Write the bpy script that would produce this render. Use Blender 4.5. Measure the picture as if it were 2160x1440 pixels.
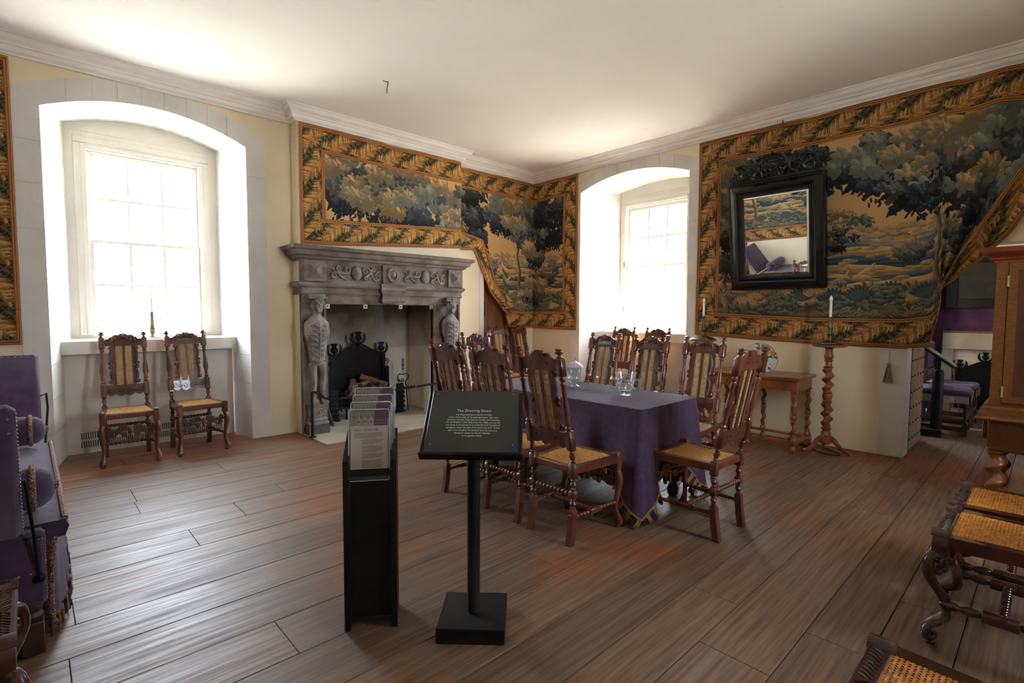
import bpy, math, random
import numpy as np
from mathutils import Vector, Matrix
random.seed(7)
PI = math.pi
for _o in list(bpy.data.objects): bpy.data.objects.remove(_o)
scene = bpy.context.scene
COL = scene.collection

# ================================================================ camera, sky, sun, exposure
EYE = 1.38
YAW, PITCH, ROLL = math.radians(43.3655), math.radians(-3.3383), math.radians(0.2317)
fwd = Vector((math.sin(YAW) * math.cos(PITCH), math.cos(YAW) * math.cos(PITCH), math.sin(PITCH)))
rgt0 = Vector((math.cos(YAW), -math.sin(YAW), 0)); up0 = rgt0.cross(fwd)
rgt = math.cos(ROLL) * rgt0 + math.sin(ROLL) * up0; upv = -math.sin(ROLL) * rgt0 + math.cos(ROLL) * up0
cam_data = bpy.data.cameras.new('camera'); cam = bpy.data.objects.new('camera', cam_data); COL.objects.link(cam)
cam_data.sensor_width = 36.0; cam_data.lens = 36.0 * 1085.85 / 2160.0; cam_data.clip_start = .02
mw = Matrix((rgt, upv, -fwd)).transposed().to_4x4(); mw.translation = Vector((0, 0, EYE)); cam.matrix_world = mw
scene.camera = cam

world = bpy.data.worlds.new('world'); scene.world = world; world.use_nodes = True
wn = world.node_tree; wn.nodes.clear()
bg = wn.nodes.new('ShaderNodeBackground'); wo = wn.nodes.new('ShaderNodeOutputWorld')
bg.inputs['Color'].default_value = (.77, .85, 1.0, 1); bg.inputs['Strength'].default_value = 16.0
wn.links.new(bg.outputs[0], wo.inputs['Surface'])
sun_data = bpy.data.lights.new('sun', 'SUN'); sun_data.energy = 60.0; sun_data.angle = math.radians(.9); sun_data.color = (1, .93, .82)
sun = bpy.data.objects.new('sun', sun_data); COL.objects.link(sun)
sun.rotation_euler = Vector((-.80, -.0, -.92)).to_track_quat('-Z', 'Y').to_euler(); sun.location = (20, 4, 20)
def portal(name, loc, sx, sy, normal):
    d = bpy.data.lights.new(name, 'AREA'); d.shape = 'RECTANGLE'; d.size = sx; d.size_y = sy; d.cycles.is_portal = True
    o = bpy.data.objects.new(name, d); COL.objects.link(o); o.location = loc
    o.rotation_euler = Vector(normal).to_track_quat('-Z', 'Z' if abs(normal[2]) < .5 else 'Y').to_euler(); return o
portal('window_portal', (1.0, 7.05, 2.1), 1.2, 2.1, (0, -1, 0))
portal('window_portal', (7.20, 4.22, 2.1), 1.2, 2.1, (-1, 0, 0))
portal('window_portal', (8.05, 1.92, 1.7), .6, 1.4, (0, -1, 0))
portal('window_portal', (3.22, -1.36, 2.05), .75, 2.0, (0, 1, 0))  # portal of the added south window
vs = scene.view_settings; vs.view_transform = 'Standard'; vs.look = 'None'; vs.exposure = 1.60; vs.gamma = 1.0; vs.use_curve_mapping = False
scene.cycles.max_bounces = 12; scene.cycles.diffuse_bounces = 7; scene.cycles.glossy_bounces = 4; scene.cycles.transmission_bounces = 8
scene.cycles.transparent_max_bounces = 12; scene.cycles.use_denoising = True; scene.cycles.sample_clamp_indirect = 12.0
scene.cycles.caustics_reflective = False; scene.cycles.caustics_refractive = False

# ================================================================ materials
def lin(h):
    r = [int(h[i:i + 2], 16) / 255 for i in (0, 2, 4)]
    return tuple((c / 12.92 if c <= .04045 else ((c + .055) / 1.055) ** 2.4) for c in r) + (1,)
MATS = {}
def mat(name, c1, c2=None, scale=5, stretch=(1, 1, 1), rough=.5, r2=None, bump=0, bscale=None, metal=0, coat=0, spec=.5, detail=4, sharp=None, rnd=0, sheen=0):
    if name in MATS: return MATS[name]
    m = bpy.data.materials.new(name); m.use_nodes = True; MATS[name] = m
    nt = m.node_tree; N = nt.nodes; L = nt.links; p = N['Principled BSDF']
    tc = N.new('ShaderNodeTexCoord'); mp = N.new('ShaderNodeMapping'); mp.inputs['Scale'].default_value = stretch
    L.new(tc.outputs['Object'], mp.inputs['Vector'])
    if rnd:
        oi = N.new('ShaderNodeObjectInfo'); mm = N.new('ShaderNodeMath'); mm.operation = 'MULTIPLY'; mm.inputs[1].default_value = 37.0
        L.new(oi.outputs['Random'], mm.inputs[0]); L.new(mm.outputs[0], mp.inputs['Location'])
    nz = N.new('ShaderNodeTexNoise'); nz.inputs['Scale'].default_value = scale; nz.inputs['Detail'].default_value = detail
    L.new(mp.outputs[0], nz.inputs['Vector'])
    if c2:
        cr = N.new('ShaderNodeValToRGB'); a, b = sharp or (.35, .65)
        cr.color_ramp.elements[0].position = a; cr.color_ramp.elements[1].position = b
        cr.color_ramp.elements[0].color = lin(c1); cr.color_ramp.elements[1].color = lin(c2)
        L.new(nz.outputs['Fac'], cr.inputs['Fac']); src = cr.outputs[0]
        if rnd:
            hv = N.new('ShaderNodeHueSaturation'); mr = N.new('ShaderNodeMapRange'); mr.inputs['To Min'].default_value = 1 - rnd; mr.inputs['To Max'].default_value = 1 + rnd
            L.new(oi.outputs['Random'], mr.inputs[0]); L.new(mr.outputs[0], hv.inputs['Value']); L.new(src, hv.inputs['Color']); src = hv.outputs[0]
        L.new(src, p.inputs['Base Color'])
    else: p.inputs['Base Color'].default_value = lin(c1)
    p.inputs['Roughness'].default_value = rough; p.inputs['Metallic'].default_value = metal
    p.inputs['Coat Weight'].default_value = coat; p.inputs['Specular IOR Level'].default_value = spec
    if sheen: p.inputs['Sheen Weight'].default_value = sheen; p.inputs['Sheen Roughness'].default_value = .5
    if r2 is not None:
        mr2 = N.new('ShaderNodeMapRange'); mr2.inputs['From Min'].default_value = .3; mr2.inputs['From Max'].default_value = .7
        mr2.inputs['To Min'].default_value = rough; mr2.inputs['To Max'].default_value = r2
        L.new(nz.outputs['Fac'], mr2.inputs[0]); L.new(mr2.outputs[0], p.inputs['Roughness'])
    if bump:
        nb = N.new('ShaderNodeTexNoise'); nb.inputs['Scale'].default_value = bscale or scale * 6; nb.inputs['Detail'].default_value = 6
        L.new(mp.outputs[0], nb.inputs['Vector'])
        bp = N.new('ShaderNodeBump'); bp.inputs['Strength'].default_value = bump; bp.inputs['Distance'].default_value = .01
        L.new(nb.outputs['Fac'], bp.inputs['Height']); L.new(bp.outputs[0], p.inputs['Normal'])
    return m
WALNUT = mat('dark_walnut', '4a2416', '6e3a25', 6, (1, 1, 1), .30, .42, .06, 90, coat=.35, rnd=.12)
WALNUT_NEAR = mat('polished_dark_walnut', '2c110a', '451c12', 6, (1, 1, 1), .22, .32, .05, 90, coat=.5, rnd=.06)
WALNUT2 = mat('carved_walnut', '432014', '653622', 9, (1, 1, 1), .30, .45, .1, 60, coat=.3, rnd=.12)
CANE = mat('woven_cane', 'a87a3c', 'c4944e', 40, rough=.5, rnd=.06)
CANE_BACK = mat('back_cane_weave', 'a08058', 'bb9a6c', 40, rough=.55, rnd=.06)
CANE_NEAR = mat('golden_cane', 'a8631c', 'cf8a34', 40, rough=.45, coat=.15)
HONEY = mat('honey_walnut', '703a1a', '935526', 7, (1, 1, .5), .32, .42, .05, 80, coat=.3)
BURR = mat('burr_walnut_veneer', '2c1307', '552a10', 5, (1, 1, .35), .25, .35, detail=8, sharp=(.3, .7), coat=.4)
CROSSBAND = mat('crossbanded_veneer', '55300f', '704018', 30, (.3, 1, 3), .28, coat=.4)
BLACK = mat('black_paint', '06070a', '0c0e12', 20, spec=.35, rough=.42, r2=.52, bump=.03, bscale=200)
EBONY = mat('ebonised_wood', '08090c', '0f1116', 12, rough=.24, coat=.25)
IRON = mat('black_iron', '14151a', '23252b', 30, rough=.45, r2=.6, metal=.6, bump=.1, bscale=60)
BRASS = mat('aged_brass', '5b4c30', '8a744a', 12, rough=.28, r2=.42, metal=1)
PEWTER = mat('dull_bronze', '6a5f48', '8d8264', 12, rough=.35, r2=.45, metal=.9)
CANDLE = mat('candle_white', 'efe9dc', rough=.45)
BULB = mat('frosted_bulb', 'f2efe8', rough=.25)
LIME = mat('limewash_white', 'c8c5c0', 'd4d1cc', 2.5, rough=.9, bump=.25, bscale=14)
CREAM = mat('cream_plaster', 'd8c8a8', 'e2d4b7', 1.6, rough=.92, bump=.22, bscale=11)
CEIL = mat('ceiling_plaster', 'eeebe8', 'f2f0ed', 1.2, rough=.95, bump=.08, bscale=6)
CORN = mat('cornice_plaster', 'e2dddb', 'ece8e6', 4, (1, 1, 6), rough=.85, bump=.15, bscale=12)
PAINT = mat('window_paint', 'cfcac0', 'd6d1c7', 4, rough=.5, bump=.04, bscale=40)
PANELP = mat('panel_paint', 'd4d0c8', 'dcd8d0', 4, rough=.6)
STONE = mat('grey_brown_stone', '5f534a', '8a7d71', 5, (1, 1, 1.6), .85, .95, .35, 40, detail=8)
STONE_LT = mat('pale_carved_stone', '6e665f', '989088', 9, rough=.85, bump=.4, bscale=60, detail=8)
PLINTH = mat('slate_grey_stone', '4b4846', '64605d', 14, rough=.9, bump=.6, bscale=50)
HEARTH = mat('hearth_stone', 'a39a8a', 'bcb3a2', 3, rough=.7, bump=.15, bscale=30)
SLOT = mat('dark_slot', '1c1a18', rough=.9)
PURPLE = mat('purple_wool', '36213f', '483056', 14, rough=.92, bump=.5, bscale=420, sheen=.25)
CLOTH = mat('purple_damask', '362139', '442b49', 26, rough=.88, bump=.35, bscale=320, sheen=.12, detail=6)
HANGING = mat('plum_hanging', '4a2a48', '593555', 6, rough=.95, bump=.1, bscale=40)
GALLOON = mat('mottled_braid', '4a2c48', 'b08a5e', 160, rough=.9, bump=.8, bscale=300, sharp=(.42, .58))
TAS_P = mat('purple_tassel', '2b1d33', '46304f', 60, (6, 6, .6), rough=.9, bump=.6, bscale=200)
TAS_G = mat('gold_tassel', '8a6230', 'b98a48', 60, (6, 6, .6), rough=.9, bump=.6, bscale=200)
TAS_B = mat('beige_cord', '8a6f52', 'a98c6a', 60, (6, 6, .6), rough=.9, bump=.5, bscale=200)
NAIL = mat('brass_nail', 'b9a184', rough=.3, metal=.8)
DOORWOOD = mat('pale_door_wood', '8a7355', 'a58c6a', 8, (1, 1, .2), rough=.7, bump=.1, bscale=40)
DOORRED = mat('reddish_door_wood', '6a4028', '8c5a3c', 8, (1, 1, .2), rough=.6, bump=.1, bscale=40)
DARKWOOD = mat('dark_oak', '33241a', '4a3526', 8, (1, 1, .3), rough=.5, bump=.1, bscale=50)
LOG = mat('split_log', '6b5340', 'a08468', 16, (1, 3, 3), rough=.9, bump=.5, bscale=60)
BRICK = mat('sooty_brick', '2b2420', '4e3c32', 6, rough=.95, bump=.4, bscale=50)
SILVER = mat('brushed_steel', 'b5b2ad', rough=.35, metal=.8)
PAPER = mat('printed_paper', 'c9c6be', 'd0cdc5', 3, rough=.6)
INK = mat('grey_ink', '6c6a68', rough=.7)
PURP_PRINT = mat('purple_print', '4b2f5e', rough=.5)
GREENTXT = mat('pale_green_lettering', 'd4e6da', rough=.5)
BLUE_P = mat('blue_plastic', '1f5fa8', rough=.4)
GROUND = mat('garden_gravel', 'b4b0a6', 'a6a298', .4, rough=1)
GRASS = mat('lawn_grass', '6f8a4a', '87a05c', .6, rough=1)
SLATER = mat('slate_roof', '5a6a80', '6b7a90', 2, rough=.7)
HARL = mat('pale_harling', 'cdbfa6', 'd8ccb4', 2, rough=.95)
STEELD = mat('dark_steel_wire', '24211e', rough=.5, metal=.4)

def simple(name):
    m = bpy.data.materials.new(name); m.use_nodes = True; MATS[name] = m; return m, m.node_tree.nodes, m.node_tree.links, m.node_tree.nodes['Principled BSDF']
def sheet_glass(name, tint, gloss):
    m, N, L, p = simple(name); N.remove(p); out = N['Material Output']
    t = N.new('ShaderNodeBsdfTransparent'); t.inputs[0].default_value = tint
    g = N.new('ShaderNodeBsdfGlossy'); g.inputs['Roughness'].default_value = .02
    lw = N.new('ShaderNodeLayerWeight'); pw = N.new('ShaderNodeMath'); pw.operation = 'POWER'; pw.inputs[1].default_value = 5.0; mx = N.new('ShaderNodeMixShader')
    lw.inputs['Blend'].default_value = .5; L.new(lw.outputs['Facing'], pw.inputs[0])
    mu = N.new('ShaderNodeMath'); mu.operation = 'MULTIPLY_ADD'; mu.inputs[1].default_value = .9; mu.inputs[2].default_value = .04 * gloss; mu.use_clamp = True
    L.new(pw.outputs[0], mu.inputs[0]); L.new(mu.outputs[0], mx.inputs[0]); L.new(t.outputs[0], mx.inputs[1]); L.new(g.outputs[0], mx.inputs[2]); L.new(mx.outputs[0], out.inputs[0]); return m
PANE = sheet_glass('window_glass', (.95, .97, .96, 1), 1.0)
SCREEN = sheet_glass('fire_screen_glass', (.90, .90, .89, 1), .7)
ACRYL = sheet_glass('clear_acrylic', (.86, .87, .90, 1), 2.5)
def crystal():
    m, N, L, p = simple('cut_crystal'); N.remove(p); out = N['Material Output']
    t = N.new('ShaderNodeBsdfTransparent'); t.inputs[0].default_value = (.93, .95, .97, 1); g = N.new('ShaderNodeBsdfGlossy'); g.inputs['Roughness'].default_value = .06
    d = N.new('ShaderNodeBsdfDiffuse'); d.inputs[0].default_value = (.85, .9, .95, 1); m0 = N.new('ShaderNodeMixShader'); m0.inputs[0].default_value = .35; L.new(g.outputs[0], m0.inputs[1]); L.new(d.outputs[0], m0.inputs[2])
    lw = N.new('ShaderNodeLayerWeight'); lw.inputs['Blend'].default_value = .5; pw = N.new('ShaderNodeMath'); pw.operation = 'POWER'; pw.inputs[1].default_value = 2.2; L.new(lw.outputs['Facing'], pw.inputs[0])
    mu = N.new('ShaderNodeMath'); mu.operation = 'MULTIPLY_ADD'; mu.inputs[1].default_value = .8; mu.inputs[2].default_value = .19; mu.use_clamp = True; L.new(pw.outputs[0], mu.inputs[0])
    mx = N.new('ShaderNodeMixShader'); L.new(mu.outputs[0], mx.inputs[0]); L.new(t.outputs[0], mx.inputs[1]); L.new(m0.outputs[0], mx.inputs[2]); L.new(mx.outputs[0], out.inputs[0]); return m
CRYSTAL = crystal()
def mirror_mat():
    m, N, L, p = simple('mirror_glass'); p.inputs['Base Color'].default_value = (.9, .91, .9, 1); p.inputs['Metallic'].default_value = 1; p.inputs['Roughness'].default_value = .01; return m
MIRROR = mirror_mat()
def panel_mat():
    m, N, L, p = simple('dark_green_glass_panel'); p.inputs['Base Color'].default_value = lin('2e3233'); p.inputs['Roughness'].default_value = .28
    p.inputs['Coat Weight'].default_value = .1; return m
PANELG = panel_mat()
def plank_mat():
    m, N, L, p = simple('oak_floor_plank')
    tc = N.new('ShaderNodeTexCoord'); oi = N.new('ShaderNodeObjectInfo')
    mm = N.new('ShaderNodeMath'); mm.operation = 'MULTIPLY'; mm.inputs[1].default_value = 53.0; L.new(oi.outputs['Random'], mm.inputs[0])
    mp = N.new('ShaderNodeMapping'); L.new(tc.outputs['Object'], mp.inputs['Vector']); L.new(mm.outputs[0], mp.inputs['Location']); mp.inputs['Scale'].default_value = (.35, 1, 1)
    warp = N.new('ShaderNodeTexNoise'); warp.inputs['Scale'].default_value = 1.6; warp.inputs['Detail'].default_value = 3; L.new(mp.outputs[0], warp.inputs['Vector'])
    # grain rings: a wave across the board, bent by the noise
    sep = N.new('ShaderNodeSeparateXYZ'); L.new(mp.outputs[0], sep.inputs[0])
    wv = N.new('ShaderNodeMath'); wv.operation = 'MULTIPLY_ADD'; L.new(warp.outputs['Fac'], wv.inputs[0]); wv.inputs[1].default_value = .42; L.new(sep.outputs['Y'], wv.inputs[2])
    ml = N.new('ShaderNodeMath'); ml.operation = 'MULTIPLY'; ml.inputs[1].default_value = 900; L.new(wv.outputs[0], ml.inputs[0])
    sn = N.new('ShaderNodeMath'); sn.operation = 'SINE'; L.new(ml.outputs[0], sn.inputs[0])
    fi = N.new('ShaderNodeTexNoise'); fi.inputs['Scale'].default_value = 60; fi.inputs['Detail'].default_value = 5
    mp2 = N.new('ShaderNodeMapping'); mp2.inputs['Scale'].default_value = (.12, 1, 1); L.new(mp.outputs[0], mp2.inputs['Vector']); L.new(mp2.outputs[0], fi.inputs['Vector'])
    ad = N.new('ShaderNodeMath'); ad.operation = 'MULTIPLY_ADD'; L.new(sn.outputs[0], ad.inputs[0]); ad.inputs[1].default_value = .035; L.new(fi.outputs['Fac'], ad.inputs[2])
    cr = N.new('ShaderNodeValToRGB'); e = cr.color_ramp.elements; e[0].position = .30; e[0].color = lin('594231'); e[1].position = .72; e[1].color = lin('7d6550')
    L.new(ad.outputs[0], cr.inputs['Fac'])
    pa = N.new('ShaderNodeTexNoise'); pa.inputs['Scale'].default_value = .9; pa.inputs['Detail'].default_value = 5; L.new(tc.outputs['Object'], pa.inputs['Vector'])
    pr = N.new('ShaderNodeMapRange'); pr.inputs['From Min'].default_value = .52; pr.inputs['From Max'].default_value = .70; L.new(pa.outputs['Fac'], pr.inputs[0])
    mx = N.new('ShaderNodeMix'); mx.data_type = 'RGBA'; mx.blend_type = 'MIX'
    cr2 = N.new('ShaderNodeValToRGB'); e = cr2.color_ramp.elements; e[0].position = .3; e[0].color = lin('6e3c22'); e[1].position = .72; e[1].color = lin('945a36'); L.new(ad.outputs[0], cr2.inputs['Fac'])
    # the varnish survives along the walls, the trodden middle is worn grey-brown
    ws_ = N.new('ShaderNodeSeparateXYZ'); L.new(tc.outputs['Object'], ws_.inputs[0]); ed = []
    for ax, a_, b_ in (('X', 4.9, 5.8), ('Y', 5.0, 5.75)):
        q = N.new('ShaderNodeMapRange'); q.inputs['From Min'].default_value = a_; q.inputs['From Max'].default_value = b_; L.new(ws_.outputs[ax], q.inputs[0]); ed.append(q)
    xe = N.new('ShaderNodeMapRange'); xe.inputs['From Min'].default_value = 6.0; xe.inputs['From Max'].default_value = 6.6; xe.inputs['To Min'].default_value = 1; xe.inputs['To Max'].default_value = 0; L.new(ws_.outputs['X'], xe.inputs[0])
    m1 = N.new('ShaderNodeMath'); m1.operation = 'MAXIMUM'; L.new(ed[0].outputs[0], m1.inputs[0]); L.new(ed[1].outputs[0], m1.inputs[1])
    m2 = N.new('ShaderNodeMath'); m2.operation = 'MULTIPLY'; L.new(m1.outputs[0], m2.inputs[0]); L.new(xe.outputs[0], m2.inputs[1])
    m3 = N.new('ShaderNodeMath'); m3.operation = 'MULTIPLY_ADD'; L.new(m2.outputs[0], m3.inputs[0]); m3.inputs[1].default_value = .20; L.new(pa.outputs['Fac'], m3.inputs[2])
    pr.inputs['From Max'].default_value = .72; L.new(m3.outputs[0], pr.inputs[0])
    L.new(pr.outputs[0], mx.inputs['Factor']); L.new(cr.outputs[0], mx.inputs['A']); L.new(cr2.outputs[0], mx.inputs['B'])
    hv = N.new('ShaderNodeHueSaturation'); mr = N.new('ShaderNodeMapRange'); mr.inputs['To Min'].default_value = .82; mr.inputs['To Max'].default_value = 1.12
    L.new(oi.outputs['Random'], mr.inputs[0]); L.new(mr.outputs[0], hv.inputs['Value']); L.new(mx.outputs['Result'], hv.inputs['Color']); L.new(hv.outputs[0], p.inputs['Base Color'])
    rr = N.new('ShaderNodeMapRange'); rr.inputs['From Min'].default_value = .3; rr.inputs['From Max'].default_value = .75; rr.inputs['To Min'].default_value = .58; rr.inputs['To Max'].default_value = .38
    L.new(ad.outputs[0], rr.inputs[0]); pb = N.new('ShaderNodeTexNoise'); pb.inputs['Scale'].default_value = 3.0; pb.inputs['Detail'].default_value = 8; mpb = N.new('ShaderNodeMapping'); mpb.inputs['Scale'].default_value = (.5, 2.2, 1); L.new(tc.outputs['Object'], mpb.inputs['Vector']); L.new(mpb.outputs[0], pb.inputs['Vector'])
    ra = N.new('ShaderNodeMath'); ra.operation = 'MULTIPLY_ADD'; L.new(pb.outputs['Fac'], ra.inputs[0]); ra.inputs[1].default_value = .34; rs = N.new('ShaderNodeMath'); rs.operation = 'SUBTRACT'; rs.inputs[1].default_value = .17; L.new(rr.outputs[0], rs.inputs[0]); L.new(rs.outputs[0], ra.inputs[2]); L.new(ra.outputs[0], p.inputs['Roughness'])
    bp = N.new('ShaderNodeBump'); bp.inputs['Strength'].default_value = .30; bp.inputs['Distance'].default_value = .003; L.new(ad.outputs[0], bp.inputs['Height']); L.new(bp.outputs[0], p.inputs['Normal'])
    return m
PLANK = plank_mat()
def soot_mat():
    m, N, L, p = simple('sooted_plaster')
    tc = N.new('ShaderNodeTexCoord'); sep = N.new('ShaderNodeSeparateXYZ'); L.new(tc.outputs['Object'], sep.inputs[0])
    nz = N.new('ShaderNodeTexNoise'); nz.inputs['Scale'].default_value = 2.2; nz.inputs['Detail'].default_value = 6; L.new(tc.outputs['Object'], nz.inputs['Vector'])
    ad = N.new('ShaderNodeMath'); ad.operation = 'MULTIPLY_ADD'; L.new(nz.outputs['Fac'], ad.inputs[0]); ad.inputs[1].default_value = .7; L.new(sep.outputs['Z'], ad.inputs[2])
    cr = N.new('ShaderNodeValToRGB'); e = cr.color_ramp.elements; e[0].color = lin('e6ddd0'); e[1].color = lin('57524c')
    mr = N.new('ShaderNodeMapRange'); mr.inputs['From Max'].default_value = 1.75; L.new(ad.outputs[0], mr.inputs[0]); L.new(mr.outputs[0], cr.inputs['Fac'])
    e[0].position = .66; e[1].position = .98
    L.new(cr.outputs[0], p.inputs['Base Color']); p.inputs['Roughness'].default_value = .95; return m
SOOT = soot_mat()
# ================================================================ mesh helpers
def rot2(x, y, a): return x * math.cos(a) - y * math.sin(a), x * math.sin(a) + y * math.cos(a)
class MB:
    """collects shapes; build() links them as ONE mesh object"""
    def __init__(s): s.v = []; s.f = []; s.m = []; s.xf = None; s.mi = 0
    def add(s, vs, fs):
        n = len(s.v)
        if s.xf is not None: vs = [tuple(s.xf @ Vector(p)) for p in vs]
        s.v += [tuple(p) for p in vs]; s.f += [tuple(i + n for i in f) for f in fs]; s.m += [s.mi] * len(fs)
    def box(s, x0, x1, y0, y1, z0, z1, ch=0.0):
        if ch <= 0:
            s.add([(x0, y0, z0), (x1, y0, z0), (x1, y1, z0), (x0, y1, z0), (x0, y0, z1), (x1, y0, z1), (x1, y1, z1), (x0, y1, z1)],
                  [(0, 3, 2, 1), (4, 5, 6, 7), (0, 1, 5, 4), (1, 2, 6, 5), (2, 3, 7, 6), (3, 0, 4, 7)]); return
        c = ch; rings = []
        for (z, i) in ((z0, c), (z0 + c, 0), (z1 - c, 0), (z1, c)):
            k = 0 if i else c
            rings.append([(x0 + i + k * 1, y0 + i, z), (x1 - i - k, y0 + i, z), (x1 - i, y0 + i + k, z), (x1 - i, y1 - i - k, z), (x1 - i - k, y1 - i, z), (x0 + i + k, y1 - i, z), (x0 + i, y1 - i - k, z), (x0 + i, y0 + i + k, z)])
        s.loft(rings)
    def loft(s, rings, closed=True, caps=True):
        n = len(rings[0]); vs = [p for r in rings for p in r]; fs = []
        for i in range(len(rings) - 1):
            for j in range(n if closed else n - 1):
                k = (j + 1) % n; fs.append((i * n + j, i * n + k, (i + 1) * n + k, (i + 1) * n + j))
        if caps: fs.append(tuple(reversed(range(n)))); fs.append(tuple(range((len(rings) - 1) * n, len(rings) * n)))
        s.add(vs, fs)
    def lathe(s, prof, n=16, c=(0, 0, 0), path=None, sx=1, sy=1, mod=None, tw=0):
        rings = []
        for (z, r) in prof:
            p = path(z) if path else c; ring = []
            for j in range(n):
                a = 2 * PI * j / n + tw * z; rr = r * (mod(a, z) if mod else 1)
                ring.append((p[0] + rr * sx * math.cos(a), p[1] + rr * sy * math.sin(a), (0 if path else c[2]) + z))
            rings.append(ring)
        s.loft(rings)
    def tube(s, pts, r, n=8, closed=False, flat=1.0):
        pts = [Vector(p) for p in pts]; rad = r if isinstance(r, (list, tuple)) else [r] * len(pts); rings = []; up = None
        for i, p in enumerate(pts):
            a = pts[i - 1] if (i > 0 or closed) else p; b = pts[(i + 1) % len(pts)] if (i < len(pts) - 1 or closed) else p
            t = (b - a).normalized() if (b - a).length > 1e-9 else Vector((0, 0, 1))
            if up is None: up = Vector((0, 0, 1)) if abs(t.z) < .9 else Vector((1, 0, 0))
            u = (up - t * up.dot(t))
            u = u.normalized() if u.length > 1e-6 else t.orthogonal().normalized(); w = t.cross(u); up = u
            rings.append([tuple(p + rad[i] * (math.cos(2 * PI * j / n) * u + flat * math.sin(2 * PI * j / n) * w)) for j in range(n)])
        if closed:
            rings.append(rings[0]); s.loft(rings, caps=False)
        else: s.loft(rings)
    def ball(s, c, rx, ry=None, rz=None, n=10, m=7):
        ry = ry or rx; rz = rz or rx
        s.lathe([(c[2] + rz * -math.cos(PI * (i + .02) / (m - 1 + .04)), max(1e-4, math.sin(PI * (i + .02) / (m - 1 + .04)))) for i in range(m)], n, (c[0], c[1], 0), sx=rx, sy=ry)
    def prism(s, outline, y0, y1, plane='xz'):
        """extrudes a closed outline of (a, b) between y0 and y1 along the third axis"""
        n = len(outline)
        if plane == 'xz': A = [(a, y0, b) for a, b in outline]; B = [(a, y1, b) for a, b in outline]
        elif plane == 'yz': A = [(y0, a, b) for a, b in outline]; B = [(y1, a, b) for a, b in outline]
        else: A = [(a, b, y0) for a, b in outline]; B = [(a, b, y1) for a, b in outline]
        s.add(A + B, [tuple(range(n)), tuple(reversed(range(n, 2 * n)))] + [(i, i + n, (i + 1) % n + n, (i + 1) % n) for i in range(n)])
    def build(s, name, m, parent=None, smooth=True, angle=42, loc=None, rotz=0, bev=0):
        me = bpy.data.meshes.new(name); me.from_pydata(s.v, [], s.f)
        for mm in (m if isinstance(m, (list, tuple)) else [m]): me.materials.append(mm)
        if len(set(s.m)) > 1: me.polygons.foreach_set('material_index', s.m)
        import bmesh
        bm = bmesh.new(); bm.from_mesh(me); bmesh.ops.recalc_face_normals(bm, faces=bm.faces); bm.to_mesh(me); bm.free()
        if smooth:
            me.polygons.foreach_set('use_smooth', [True] * len(me.polygons)); me.set_sharp_from_angle(angle=math.radians(angle))
        o = bpy.data.objects.new(name, me); COL.objects.link(o)
        if parent is not None: o.parent = parent
        if loc is not None: o.location = loc
        if rotz: o.rotation_euler = (0, 0, rotz)
        if bev:
            b = o.modifiers.new('bevel', 'BEVEL'); b.width = bev; b.segments = 2; b.limit_method = 'ANGLE'
        return o
def tag(o, label=None, cat=None, group=None, kind=None):
    if label: o['label'] = label
    if cat: o['category'] = cat
    if group: o['group'] = group
    if kind: o['kind'] = kind
    return o
def thing(name, label, cat, loc=(0, 0, 0), rotz=0, group=None, rot=None):
    o = bpy.data.objects.new(name, None); COL.objects.link(o); o.location = loc; o.rotation_euler = rot or (0, 0, rotz); o.empty_display_size = .1
    return tag(o, label, cat, group)
def structure(name, label=None, loc=(0, 0, 0)):
    o = bpy.data.objects.new(name, None); COL.objects.link(o); o.location = loc; o.empty_display_size = .1
    return tag(o, label, None, None, 'structure')
def copy_tree(o, parent=None, loc=None, rotz=None, label=None, group=None):
    c = o.copy(); COL.objects.link(c); c.parent = parent
    if loc is not None: c.location = loc
    if rotz is not None: c.rotation_euler = (0, 0, rotz)
    if label: c['label'] = label
    if group: c['group'] = group
    for ch in o.children: copy_tree(ch, c)
    return c
def inst(o, parent, loc=(0, 0, 0), rot=(0, 0, 0), scale=(1, 1, 1)):
    c = bpy.data.objects.new(o.name.split('.')[0], o.data); COL.objects.link(c); c.parent = parent; c.location = loc; c.rotation_euler = rot; c.scale = scale; return c
def spiral(cx, cy, r0, r1, a0, turns, n=14):
    return [(cx + (r0 + (r1 - r0) * i / n) * math.cos(a0 + turns * 2 * PI * i / n), cy + (r0 + (r1 - r0) * i / n) * math.sin(a0 + turns * 2 * PI * i / n)) for i in range(n + 1)]
def bez(p0, p1, p2, p3, n=10):
    out = []
    for i in range(n + 1):
        t = i / n; a, b, c, d = (1 - t) ** 3, 3 * t * (1 - t) ** 2, 3 * t * t * (1 - t), t ** 3
        out.append(tuple(a * p0[k] + b * p1[k] + c * p2[k] + d * p3[k] for k in range(len(p0))))
    return out
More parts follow.
